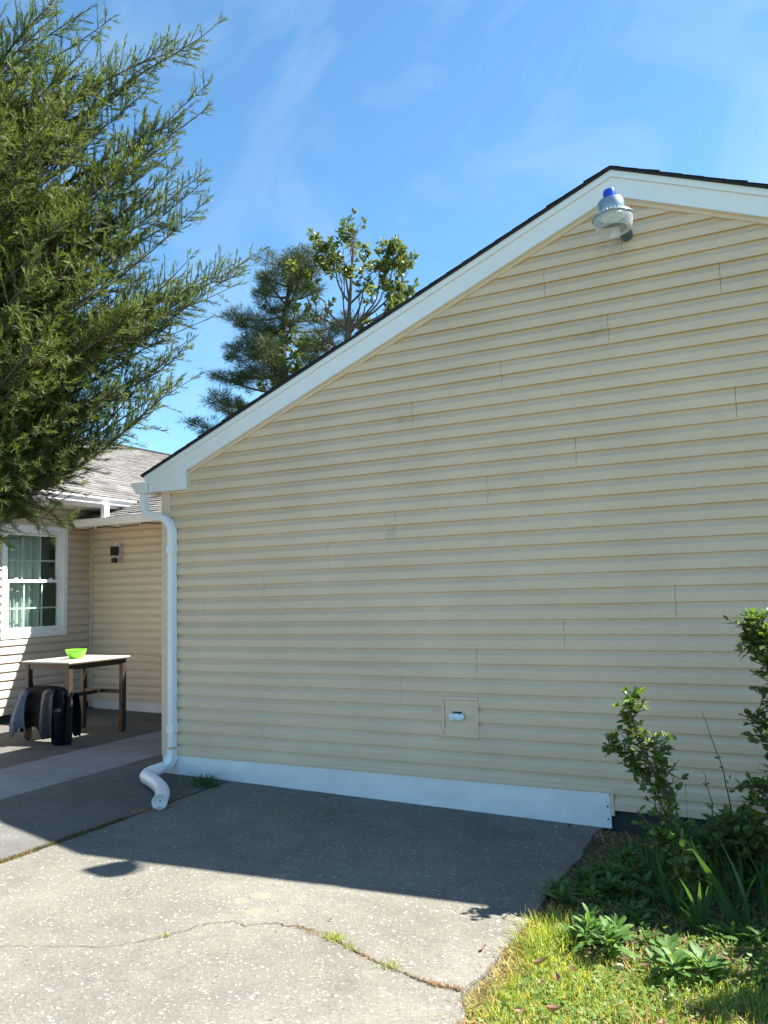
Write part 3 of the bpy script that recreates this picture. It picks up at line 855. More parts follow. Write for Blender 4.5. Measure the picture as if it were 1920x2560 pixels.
def glass_mat():
    m, N, L, b = new_mat('window_glass')
    t = N.new('ShaderNodeBsdfTransparent'); t.inputs['Color'].default_value = (0.84, 0.91, 0.89, 1)
    g = N.new('ShaderNodeBsdfGlossy'); g.inputs['Roughness'].default_value = 0.02
    f_ = N.new('ShaderNodeLayerWeight'); f_.inputs['Blend'].default_value = 0.5
    mx = N.new('ShaderNodeMixShader')
    f2 = math_node(N, L, 'ADD', math_node(N, L, 'MULTIPLY', math_node(N, L, 'POWER', f_.outputs['Facing'], 4.0), 0.6), 0.035)
    L.new(f2, mx.inputs['Fac']); L.new(t.outputs[0], mx.inputs[1]); L.new(g.outputs[0], mx.inputs[2])
    L.new(mx.outputs[0], N['Material Output'].inputs['Surface'])
    return m
M_GLASS = glass_mat()
def pane(z0, z1, x, parent):
    m_ = MB(); m_.box(*ybox(ua + 0.028, ub - 0.028, z0, z1, x, x + 0.004))
    m_.build('pane', M_GLASS, parent)
pane(ZM + 0.02, WZ1 - cw - 0.055, -0.060, us_)
pane(WZ0 + cw + 0.06, ZM, -0.022, ls_)
def muntins(z0, z1, zh, x, parent, ys_):
    m_ = MB()
    m_.box(*ybox(ua + 0.03, ub - 0.03, zh - 0.010, zh + 0.010, x, x + 0.006))
    for yv in ys_:
        m_.box(*ybox(yv - 0.010, yv + 0.010, z0, zh - 0.0105, x, x + 0.006))
        m_.box(*ybox(yv - 0.010, yv + 0.010, zh + 0.0105, z1, x, x + 0.006))
    m_.build('muntin', M_WHITE2, parent)
dy = (ub - ua) / 3
muntins(ZM + 0.02, WZ1 - cw - 0.06, 0.925, -0.070, us_, (ua + dy, ua + 2 * dy))
muntins(WZ0 + cw + 0.06, ZM, 0.335, -0.031, ls_, (ua + dy, ua + 2 * dy))
for yv in (ua + 0.14, ub - 0.14):
    mb = MB()
    mb.box(*ybox(yv - 0.03, yv + 0.03, ZM + 0.031, ZM + 0.042, -0.034, -0.010)); mb.box(*ybox(yv - 0.012, yv + 0.02, ZM + 0.0421, ZM + 0.053, -0.030, -0.014))
    mb.build('sash_lock', M_WHITE2, ls_)
M_CURT = leaf_mat('sheer_curtain', [(0.0, (0.66, 0.70, 0.67)), (1.0, (0.78, 0.82, 0.78))], 0.3, 0.8, (1, 1, 1))
cv, cf = [], []
nc = 160
for i in range(nc + 1):
    t = i / nc
    y = 0.95 + 0.80 * t
    x = XW - 0.165 + 0.022 * math.sin(t * 41) + 0.012 * math.sin(t * 97 + 1)
    cv += [(x, y, -0.1), (x - 0.006 * math.sin(t * 30), y, 1.40)]
cf = [(2 * i, 2 * i + 2, 2 * i + 3, 2 * i + 1) for i in range(nc)]
MB().add(cv, cf).build('curtain', M_CURT, win, smooth='all')
MB().box((XW - 0.295, 0.9, -0.2), (XW - 0.285, 2.2, 1.5)).build('room_backdrop', simple('dim_room_backdrop', (0.12, 0.15, 0.14), 0.9), win)  # dark sheet behind the curtain, the dimness of the room put into its colour

# ------------------------------------------------------------------ lamps on the walls
LC = Vector((4.055, -0.385, 2.74))
gl = empty('gable_lamp', (LC.x, -0.015, 2.77), 'round dusk to dawn yard lamp with blue photocell cap under the gable peak', 'wall lamp')
tilt = Matrix.Rotation(R(-4), 3, 'Y')
M_GREY = simple('blue_grey_metal', (0.24, 0.30, 0.36), 0.35, 0.4, vary=0.05)
M_BLUE = simple('blue_photocell', (0.01, 0.07, 0.55), 0.25, vary=0.1, scale=20)
MB().lathe([(0.0, 0.0), (0.076, 0.0), (0.080, 0.006), (0.080, 0.088), (0.076, 0.097), (0.0, 0.1)], LC, 40, tilt).build('lamp_housing', M_GREY, gl, smooth=True)
MB().lathe([(0.0, 0.1005), (0.040, 0.1005), (0.041, 0.15), (0.036, 0.168), (0.018, 0.174), (0.0, 0.175)], LC, 28, tilt).build('photocell', M_BLUE, gl, smooth=True)
ring = MB().lathe([(0.081, 0.0), (0.105, -0.004), (0.127, -0.010), (0.129, -0.016), (0.126, -0.021), (0.110, -0.020), (0.09, -0.016)], LC, 48, tilt).build('vent_ring', M_GREY, gl, smooth=True)
mb = MB()
for i in range(26):
    a = 2 * math.pi * i / 26
    c = LC + tilt @ Vector((0.098 * math.cos(a), 0.098 * math.sin(a), 0.003))
    rmt = tilt @ Matrix.Rotation(a, 3, 'Z')
    q = [c + rmt @ Vector((sx * 0.008, sy * 0.005, sz)) for sz in (-0.004, 0.008) for sx, sy in ((-1, -1), (1, -1), (1, 1), (-1, 1))]
    mb.add(q, [(0,3,2,1),(4,5,6,7),(0,1,5,4),(1,2,6,5),(2,3,7,6),(3,0,4,7)])
mb.build('vent_tabs', M_WHITE2, ring)
def acrylic():
    m, N, L, b = new_mat('ribbed_clear_acrylic')
    t = N.new('ShaderNodeBsdfTransparent'); t.inputs['Color'].default_value = (0.93, 0.95, 0.96, 1)
    d = N.new('ShaderNodeBsdfPrincipled'); d.inputs['Base Color'].default_value = (0.75, 0.78, 0.8, 1); d.inputs['Roughness'].default_value = 0.12
    mx = N.new('ShaderNodeMixShader'); mx.inputs['Fac'].default_value = 0.42
    n_ = noise(N, L, 30, 3)
    L.new(math_node(N, L, 'ADD', math_node(N, L, 'MULTIPLY', n_.outputs['Fac'], 0.35), 0.22), mx.inputs['Fac'])
    L.new(t.outputs[0], mx.inputs[1]); L.new(d.outputs[0], mx.inputs[2])
    L.new(mx.outputs[0], N['Material Output'].inputs['Surface'])
    return m
M_ACR = acrylic()
rv = []
NR = 96
for zi, (r_, z_) in enumerate(((0.121, -0.021), (0.119, -0.045), (0.113, -0.07), (0.106, -0.092), (0.103, -0.098), (0.095, -0.098), (0.094, -0.092))):
    for i in range(NR):
        rr = r_ + (0.0018 if (i % 2 and zi < 4) else 0)
        a = 2 * math.pi * i / NR
        rv.append(LC + tilt @ Vector((rr * math.cos(a), rr * math.sin(a), z_)))
rf = [(k * NR + i, k * NR + (i + 1) % NR, (k + 1) * NR + (i + 1) % NR, (k + 1) * NR + i) for k in range(6) for i in range(NR)]
MB().add(rv, rf).build('refractor', M_ACR, gl)
MB().lathe([(0.0, -0.006), (0.076, -0.006), (0.078, -0.012), (0.03, -0.03), (0.0, -0.03)], LC, 24, tilt).build('reflector', M_SOFFIT, gl, smooth=True)
mb = MB()
mb.tube([(4.075, -0.012, 2.755), (4.075, -0.05, 2.755), (4.075, -0.13, 2.76), (4.072, -0.22, 2.775), (4.066, -0.31, 2.785)], [0.031, 0.031, 0.026, 0.022, 0.022], 16)
mb.lathe([(0.0, 0.0), (0.042, 0.0), (0.040, 0.022), (0.0, 0.022)], (4.075, -0.013, 2.755), 20, Matrix.Rotation(R(90), 3, 'X'))
mb.build('mounting_arm', simple('dark_grey_metal', (0.10, 0.13, 0.15), 0.4, 0.3), gl, smooth=True)

sc_ = empty('wall_sconce', (-3.04, YR - 0.02, 1.05), 'small black outdoor sconce on white backplate on recessed wall', 'wall lamp')
M_BLACK = simple('black_plastic', (0.012, 0.013, 0.016), 0.4, vary=0.2)
bw, bh, cx_, cz_ = 0.066, 0.103, -3.045, 1.058
mb = MB()
ol = []
for sx, sz in ((1, 1), (-1, 1), (-1, -1), (1, -1)):
    cor = [(bw, bh - 0.045), (bw - 0.012, bh - 0.030), (bw - 0.032, bh - 0.018), (bw - 0.036, bh)]
    if sx * sz < 0: cor = cor[::-1]
    ol += [(cx_ + sx * a, YR - 0.016, cz_ + sz * b_) for a, b_ in cor]
mb.prism(ol[::-1], (0, -0.016, 0))
mb.build('backplate', M_WHITE2, sc_, bevel=0.003)
MB().box((-3.058, YR - 0.140, 0.985), (-2.985, YR - 0.06, 1.105)).build('lamp_head', M_BLACK, sc_, bevel=0.006)
MB().tube([(-3.045, YR - 0.033, 1.0), (-3.04, YR - 0.08, 0.99), (-3.02, YR - 0.10, 0.97), (-3.014, YR - 0.105, 0.955)], 0.016, 10).build('joint', M_WHITE2, sc_, smooth=True)
MB().lathe([(0.0, -0.036), (0.036, -0.034), (0.040, 0.0), (0.039, 0.030), (0.0, 0.034)], (-3.012, YR - 0.108, 0.922), 20).build('motion_sensor', M_BLACK, sc_, smooth=True)

# dark cable of string lights clipped under the lower gutter
cable_pts = [(XW + 0.02, 1.55, 1.585), (XW + 0.025, 1.75, 1.55), (XW + 0.03, 1.88, 1.44), (XW + 0.05, 2.0, 1.36), (XW + 0.12, 2.10, 1.325), (XW + 0.25, 2.14, 1.325)]
for i in range(1, 30):
    t = i / 29
    cable_pts.append((XW + 0.25 + 3.2 * t, 2.146, 1.345 + 0.010 * math.sin(t * 25) - 0.006 * (i % 3)))
cb = MB().tube(cable_pts, 0.007, 6).build('string_light_cable', M_BLACK, None)
tag(cb, 'thin black string light cable looped under the low white gutter', 'cable')
for t in (0.05, 0.17, 0.29, 0.44, 0.60, 0.8):
    x = XW + 0.25 + 3.2 * t
    MB().box((x - 0.009, 2.130, 1.335), (x + 0.009, 2.152, 1.368)).build('clip', M_WHITE2, cb)
MB().tube([(XW + 0.02, -2.4, 1.59), (XW + 0.022, -0.5, 1.588), (XW + 0.02, 0.8, 1.592), (XW + 0.02, 1.55, 1.586)], 0.006, 6).build('upper_run', M_BLACK, cb)

# ------------------------------------------------------------------ table, bowl, mats
TX0, TX1, TY0, TY1, TZ = -2.45, -1.735, 0.50, 1.35, -0.213
tb = empty('patio_table', (-2.1, 0.92, gz(-2.1, 0.9)), 'square bar height patio table with pale top and dark bronze legs in the recess', 'table')
M_BRONZE = simple('bronze_frame', (0.055, 0.042, 0.033), 0.4, 0.2, vary=0.1)
M_TTOP = simple('pale_composite_top', (0.50, 0.46, 0.38), 0.5, vary=0.08, scale=8)
MB().box((TX0, TY0, TZ - 0.016), (TX1, TY1, TZ)).build('tabletop', M_TTOP, tb, bevel=0.003)
MB().box((TX0 - 0.002, TY0 - 0.002, TZ - 0.028), (TX1 + 0.002, TY1 + 0.002, TZ - 0.0165)).build('top_edge', M_BRONZE, tb)
lw = 0.054
LXs = (TX0 + 0.03, TX1 - 0.03 - lw); LYs = (TY0 + 0.03, TY1 - 0.03 - lw)
for x in LXs:
    for y in LYs:
        lg_ = MB().box((x, y, gz(x, y) + 0.018), (x + lw, y + lw, TZ - 0.029)).build('leg', M_BRONZE, tb, bevel=0.003)
        MB().box((x + 0.012, y + 0.012, gz(x, y)), (x + lw - 0.012, y + lw - 0.012, gz(x, y) + 0.0178)).build('foot', M_BLACK, lg_)
mb = MB()
for y in LYs: mb.box((LXs[0] + lw + .0005, y + 0.008, TZ - 0.085), (LXs[1] - .0005, y + lw - 0.008, TZ - 0.0295))
for x in LXs: mb.box((x + 0.008, LYs[0] + lw + .0005, TZ - 0.085), (x + lw - 0.008, LYs[1] - .0005, TZ - 0.0295))
mb.build('apron', M_BRONZE, tb)
ZS = -0.60
mb = MB()
for y in LYs: mb.box((LXs[0] + lw + .0005, y + 0.012, ZS - 0.02), (LXs[1] - .0005, y + lw - 0.012, ZS + 0.02))
mb.box((-2.12, LYs[0] + lw - 0.0118, ZS - 0.018), (-2.075, LYs[1] + 0.0118, ZS + 0.018))
mb.build('stretcher', M_BRONZE, tb)

M_LIME = simple('lime_plastic', (0.22, 0.62, 0.035), 0.3, vary=0.05)
bp_ = []
for r_, z_ in ((0.0, 0.004), (0.075, 0.004), (0.082, 0.0), (0.088, 0.006), (0.118, 0.045), (0.142, 0.090), (0.150, 0.117), (0.157, 0.119), (0.156, 0.124), (0.148, 0.122), (0.136, 0.09), (0.110, 0.045), (0.08, 0.012), (0.0, 0.010)):
    bp_.append((r_, z_))
bv, NB = [], 72
for r_, z_ in bp_:
    for i in range(NB):
        a = 2 * math.pi * i / NB
        rr = r_ * (1 + (0.018 if (i % 3 == 0 and 0.03 < z_ < 0.1) else 0))
        bv.append((-2.08 + 0.72 * rr * math.cos(a), 0.90 + 0.72 * rr * math.sin(a), TZ + 0.0006 + 0.8 * z_))
bf = [(k * NB + i, k * NB + (i + 1) % NB, (k + 1) * NB + (i + 1) % NB, (k + 1) * NB + i) for k in range(len(bp_) - 1) for i in range(NB)]
tag(MB().add(bv, bf).build('bowl', M_LIME, None, smooth=True), 'bright lime green plastic bowl standing on the patio table', 'bowl')

# black ribbed mats folded over the low stretcher of the table
PH = [0.0]
def drape(name, x0, x1, skew, y_c, top, drop_f, drop_b, bulge, ribs, amp, mat, parent, nx=18, ny=70, flare=0.0):
    """a sheet folded over a bar along X: front flap, rounded top, back flap"""
    vs_ = []
    tot = drop_f + drop_b + 0.12
    PH[0] += 1.7
    ph = PH[0]
    for j in range(ny + 1):
        s_ = j / ny * tot
        for i in range(nx + 1):
            u = i / nx
            if s_ < drop_f:
                t = 1 - s_ / drop_f
                y_ = y_c - 0.045 - bulge * math.sin(math.pi * min(1, t * 0.9)); z_ = top - 0.045 - (drop_f - s_)
                dn = t
            elif s_ < drop_f + 0.12:
                a = math.pi * (s_ - drop_f) / 0.12
                y_ = y_c - 0.045 * math.cos(a); z_ = top - 0.045 + 0.045 * math.sin(a); dn = 0
            else:
                t = (s_ - drop_f - 0.12) / drop_b
                y_ = y_c + 0.045 + 0.03 * math.sin(math.pi * t * 0.9); z_ = top - 0.045 - drop_b * t; dn = t
            rb_ = amp * math.sin(s_ / tot * ribs * 2 * math.pi)
            e = 0.35 + 0.45 * math.sin(u * 7.3 + ph + 1.5 * dn) * (0.25 + dn)
            hem = 1 + dn * (0.10 * math.sin(u * 4.1 + ph * 2.3) + 0.06 * math.sin(u * 11 + ph))
            w = 1 + flare * dn
            xc = (x0 + x1) / 2 + skew * dn
            x_ = xc + (u - 0.5) * (x1 - x0) * w
            vs_.append((x_, y_ - 0.05 * e * (1 if s_ < drop_f else 0.3) - rb_, top - (top - z_) * hem + 0.018 * math.sin(u * 3.1) * (1 - dn)))
    m_ = nx + 1
    fs_ = [(j * m_ + i, j * m_ + i + 1, (j + 1) * m_ + i + 1, (j + 1) * m_ + i) for j in range(ny) for i in range(nx)]
    o = MB().add(vs_, fs_).build(name, mat, parent, smooth='all')
    so_ = o.modifiers.new('thick', 'SOLIDIFY'); so_.thickness = 0.006
    return o
M_RUB = simple('black_rubber', (0.004, 0.006, 0.012), 0.6, vary=0.3, scale=20, spec=0.12)
M_RUB2 = simple('pale_blue_black_rubber', (0.05, 0.085, 0.14), 0.55, vary=0.3, scale=26)  # paler, bluer version of the black rubber for one fold
M_RUB3 = simple('sheeny_navy_rubber', (0.007, 0.013, 0.026), 0.4, vary=0.3, scale=20, spec=0.45)
mt = empty('draped_cover', (-2.15, 0.53, gz(-2.1, 0.5)), 'black and blue grey ribbed cover draped over the low bar of the patio table', 'cover')
yb = LYs[0] + lw / 2
drape('body_fold', -2.40, -1.80, 0.0, yb + 0.005, -0.48, 0.43, 0.36, 0.015, 5, 0.004, M_RUB, mt, nx=40, flare=0.12)
drape('pale_fold', -2.40, -2.27, -0.055, yb - 0.075, -0.53, 0.38, 0.3, 0.04, 26, 0.0035, M_RUB2, mt, flare=1.1)
drape('ribbed_fold', -2.06, -1.90, 0.02, yb - 0.055, -0.50, 0.40, 0.3, 0.02, 30, 0.006, M_RUB3, mt, flare=0.25)
drape('long_fold', -1.95, -1.72, 0.0, yb + 0.03, -0.52, 0.46, 0.40, 0.02, 0, 0, M_RUB, mt, flare=0.1)
MB().lathe([(0.0, 0.0), (0.050, 0.0), (0.062, 0.02), (0.078, 0.16), (0.070, 0.34), (0.0, 0.40)], (-1.86, 0.50, gz(-1.86, 0.5)), 20).build('hanging_end', M_RUB, mt, smooth=True)
MB().prism([(-2.46, yb + 0.02, -0.56), (-2.33, yb - 0.02, -0.50), (-2.36, yb - 0.02, -0.40), (-2.40, yb + 0.02, -0.42)], (0.02, 0.02, 0.0)).build('corner_flap', M_RUB, mt)

# ------------------------------------------------------------------ vegetation
LEAF = ([(0, 0, 0), (0.30, 0.35, 0.05), (0.22, 0.72, 0.04), (0, 1.0, 0.0), (-0.22, 0.72, 0.04), (-0.30, 0.35, 0.05), (0, 0.5, -0.02)],
        [(0, 1, 6, 5), (6, 1, 2, 3), (6, 3, 4, 5)])
def blade(n, w=0.5, curl=0.0):
    v, f = [], []
    for i in range(n + 1):
        t = i / n
        ww = w * (math.sin(math.pi * (0.12 + 0.88 * t)) if w else 1)
        if i == n: ww = 0.01
        v += [(-ww / 2, t, -curl * t * t), (ww / 2, t, -curl * t * t)]
    f = [(2 * i, 2 * i + 1, 2 * i + 3, 2 * i + 2) for i in range(n)]
    return v, f
# cedar spray: a short stem with scale-leaf side shoots
sv, sf = [], []
def rh(x, y, ang, l, w, z=0.0):
    c, s = math.cos(ang), math.sin(ang)
    b = len(sv)
    for a, d in ((0, 0), (w / 2, l * 0.45), (0, l), (-w / 2, l * 0.45)):
        sv.append((x + a * c + d * s, y + d * c - a * s, z + 0.06 * d))
    sf.append((b, b + 1, b + 2, b + 3))
rh(0, 0, 0, 1.0, 0.035)
for i_ in range(9):
    yy = 0.06 + 0.096 * i_
    ll = 0.21 * (1 - 0.45 * yy) * (0.8 + 0.4 * random.random())
    rh(0, yy, 0.55 + random.gauss(0, .12), ll, 0.062, random.gauss(0, .015))
    rh(0, yy + 0.045, -0.55 + random.gauss(0, .12), ll, 0.062, random.gauss(0, .015))
SPRAY = (sv, sf)

def cedar():
    root = empty('cedar_tree', (-1.62, -1.42, gz(-1.62, -1.42)), 'large shaggy evergreen cedar overhanging the left side of the house', 'tree')
    base = np.array([-1.62, -1.42, -1.1])
    wood = MB()
    tr = [(-1.62, -1.42, -1.15), (-1.60, -1.40, 0.3), (-1.66, -1.44, 1.8), (-1.60, -1.38, 3.4), (-1.58, -1.42, 4.4), (-1.6, -1.4, 5.2), (-1.55, -1.4, 5.9)]
    wood.tube(tr, [0.2, 0.17, 0.15, 0.12, 0.09, 0.055, 0.015], 10)
    def trunk(z):
        for a, b_ in zip(tr[:-1], tr[1:]):
            if a[2] <= z <= b_[2]:
                t = (z - a[2]) / (b_[2] - a[2]); return Vector(a).lerp(Vector(b_), t)
        return Vector(tr[-1])
    TIPS = [(-0.22,-1.55,4.98),(-0.01,-1.22,5.07),(-0.06,-0.83,5.41),(0.04,-1.22,5.31),(0.01,-0.68,5.36),(0.18,-1.0,4.96),(0.66,-0.03,5.57),(0.47,-0.21,5.28),(0.35,-0.38,5.24),(0.6,-0.1,4.9),
            (0.52,-0.23,4.69),(0.61,-0.38,4.42),(0.53,-0.61,4.1),(0.57,-0.14,4.07),(0.53,-0.39,4.1),(0.6,-0.1,3.85),(0.5,-0.45,3.52),(0.45,-0.12,3.37),(0.41,-0.68,3.18),(0.35,-0.57,2.92),
            (0.2,-0.51,2.73),(0.78,0.48,3.58),(0.65,0.33,3.31),(0.48,0.34,3.5),(0.39,0.13,2.89),(0.28,-0.01,2.61),(0.39,-0.03,2.3),(0.25,-0.12,2.46),(0.06,-0.28,1.97),(-0.06,-0.44,1.86),
            (-0.22,-0.52,1.66),(-0.33,-0.68,1.52),(-0.42,-0.84,1.55),(-0.48,-0.95,1.55),(-0.50,-1.08,1.46),(-0.02,-0.76,1.9),(-0.02,-1.01,2.11),(0.09,-0.62,2.21),
            (0.34,-0.75,3.44),(0.3,-0.92,3.77),(0.19,-1.03,4.22),(0.06,-1.23,4.42),(-0.02,-1.5,4.42),(0.26,-0.96,2.91),(0.08,-1.22,2.48),(0.04,-1.41,2.99),(0.23,-1.25,3.38),(0.01,-1.51,3.7),
            (-0.13,-1.14,1.72),(-0.25,-1.34,1.94),(-0.15,-1.46,2.51)]
    br = []
    for t in TIPS:
        br.append((Vector(t), 1.0))
    for t in TIPS:                                            # fuller inside: companions that stop short of the outline
        for _ in range(5):
            f_ = random.uniform(0.5, 0.97)
            tv_ = Vector(t); hub = Vector((-1.6, -1.4, t[2] - 0.8))
            q = hub.lerp(tv_, f_) + Vector((random.gauss(0, .16), random.gauss(0, .22), random.gauss(0, .18)))
            if q.z < 1.5 + 1.4 * (q.x + 0.38): continue
            if q.z > 5.0: continue
            br.append((q, 0.9))
    for _ in range(75):                                       # the rest of the crown, all the way round
        a = random.uniform(0, 2 * math.pi); z = random.uniform(0.9, 4.9)
        r_ = 1.75 * (1 - max(0, z - 2.5) / 5.5) * random.uniform(0.6, 1)
        q = Vector((-1.6 + r_ * math.cos(a), -1.4 + r_ * math.sin(a), z))
        if 0.666 * (q.x - 4.944) + 0.879 * (q.y + 5.391) > -0.35 and z < 6: continue
        br.append((q, 1.0))
    P, D, Sc, Up = [], [], [], []
    def along(pts, t):
        n = len(pts) - 1; i = min(int(t * n), n - 1); return pts[i].lerp(pts[i + 1], t * n - i)
    for tip, dens in br:
        hz = tip.z - 0.55 * (Vector((tip.x, tip.y)) - Vector((-1.6, -1.4))).length - random.uniform(0.1, 0.5)
        st = trunk(max(1.2 if tip.z < 2.2 else -0.2, min(5.0, hz)))
        mid = st.lerp(tip, 0.55) + Vector((random.gauss(0, .14), random.gauss(0, .14), -0.12 + random.gauss(0, .16)))
        pts = bez(st, mid, tip, 10)
        wa, wb = random.uniform(0, 6.28), random.uniform(0.010, 0.035)
        pts = [q + Vector((math.sin(i * 1.3 + wa), math.cos(i * 1.1 + wa * 2), math.sin(i * 0.9 + wa * 3))) * wb * (i > 0) for i, q in enumerate(pts)]
        tip = pts[-1]
        ln = sum((b_ - a).length for a, b_ in zip(pts[:-1], pts[1:]))
        wood.tube(pts, [0.020 * (1 - i / 10.5) ** 1.3 * min(1.2, ln / 1.6) + 0.0022 for i in range(11)], 5, cap=False)
        nt = int(ln * 32 * dens)
        cph, cfr = random.uniform(0, 6.28), random.uniform(7, 12)
        for j in range(nt):
            t = 0.14 + 0.86 * (j + random.random()) / nt
            cl = 0.5 + 0.5 * math.sin(t * cfr * ln * 0.8 + cph)
            if random.random() > 0.25 + 0.95 * cl: continue
            p0 = along(pts, t)
            ax = (along(pts, min(1, t + 0.03)) - along(pts, max(0, t - 0.03))).normalized()
            rd = Vector((random.gauss(0, 1), random.gauss(0, 1), random.gauss(0.25, 0.8)))
            rd = (rd - ax * rd.dot(ax)).normalized()
            dr = (ax * 0.7 + rd * random.uniform(0.45, 1.15) + Vector((0, 0, random.gauss(0.16, 0.2)))).normalized()
            tl = (0.36 * (1 - t) ** 0.65 + 0.075) * random.uniform(0.6, 1.25) * (0.75 + 0.5 * cl)
            p1 = p0 + dr * tl + Vector((0, 0, random.gauss(0, 0.2) * tl))
            if p1.z < 1.0 + 1.1 * (p1.x + 0.47): continue
            pm = p0.lerp(p1, 0.5) + Vector((0, 0, -0.04 * tl))
            tw = bez(p0, pm, p1, 3)
            if tl > 0.1: wood.tube(tw, [0.004, 0.003, 0.002, 0.0012], 3, cap=False)
            ns = max(4, int(tl / 0.0068))
            for s_ in range(ns):
                tt = 0.12 + 0.88 * (s_ + 0.5) / ns
                pp = along(tw, tt)
                r2 = Vector((random.gauss(0, 1), random.gauss(0, 1), random.gauss(0.2, 1)))
                dd = (dr * 1.0 + r2 * 0.6 + Vector((0, 0, 0.12))).normalized()
                P.append(pp); D.append(dd); Sc.append(random.uniform(0.026, 0.07) * (1.0 if t < 0.85 else 0.8)); Up.append(r2)
        # bare-ish leader at the very tip
        ax = (pts[-1] - pts[-2]).normalized()
        for s_ in range(5):
            P.append(tip + ax * (0.02 * s_ - 0.05)); D.append(ax + Vector((random.gauss(0, .25), random.gauss(0, .25), random.gauss(0, .25)))); Sc.append(0.06); Up.append((random.random(), 1, 1))
    wood.build('trunk', M_BARK, root)
    v, f = scatter(*SPRAY, np.array(P), np.array(D), np.array(Sc), ups=np.array(Up))
    np_mesh('crown', v, f, M_CEDAR, root)
cedar()

def pine():
    root = empty('pine_tree', (-9.3, 15.8, -1.1), 'tall dark pine with level branches behind the house roof, left of the broadleaf tree', 'tree')
    wood = MB()
    tr = [(-9.5, 15.8, -1.2), (-9.5, 15.8, 6.0), (-9.35, 15.7, 9.0), (-9.0, 15.7, 10.8), (-8.85, 15.7, 11.5)]
    wood.tube(tr, [0.22, 0.15, 0.10, 0.05, 0.015], 8)
    NE = blade(1, 0.06)
    P, D, Sc = [], [], []
    def trunk(z):
        for a, b_ in zip(tr[:-1], tr[1:]):
            if a[2] <= z <= b_[2]: return Vector(a).lerp(Vector(b_), (z - a[2]) / (b_[2] - a[2]))
        return Vector(tr[-1])
    for k in range(62):
        z = 3.9 + 7.4 * (k / 62.0)
        ln = (0.55 + 2.75 * min(1.0, (11.9 - z) / 5.2)) * random.uniform(0.6, 1.05)
        a = k * 2.39996 + random.gauss(0, 0.3)
        st = trunk(z)
        d = Vector((math.cos(a), math.sin(a), random.uniform(0.10, 0.42)))
        tip = st + d * ln
        pts = bez(st, st.lerp(tip, 0.5) + Vector((0, 0, -0.13 * ln)), tip, 8)
        wood.tube(pts, [0.045 * (1 - i / 8.5) + 0.006 for i in range(9)], 4, cap=False)
        for j in range(int(ln * 15) + 5):
            t = random.uniform(0.30, 1.0)
            i = min(int(t * 8), 7); p0 = pts[i].lerp(pts[i + 1], t * 8 - i)
            sd = Vector((random.gauss(0, 1), random.gauss(0, 1), random.gauss(0.15, 0.3))).normalized()
            p1 = p0 + (sd * 0.8 + d.normalized() * 0.5).normalized() * random.uniform(0.12, 0.5) * (1.15 - t * 0.5)
            if random.random() < 0.6: wood.tube([p0, p1], [0.01, 0.005], 3, cap=False)
            for _ in range(46):
                q = p1 + Vector((random.gauss(0, .085), random.gauss(0, .085), random.gauss(0, .055)))
                dv_ = (q - p0).normalized() + Vector((random.gauss(0, .7), random.gauss(0, .7), random.gauss(0.25, .5)))
                P.append(q); D.append(dv_); Sc.append(random.uniform(0.10, 0.19))
    wood.build('trunk', M_BARK, root)
    v, f = scatter(*NE, np.array(P), np.array(D), np.array(Sc) * 1.0, width=3.6)
    np_mesh('crown', v, f, M_PINE, root)
pine()

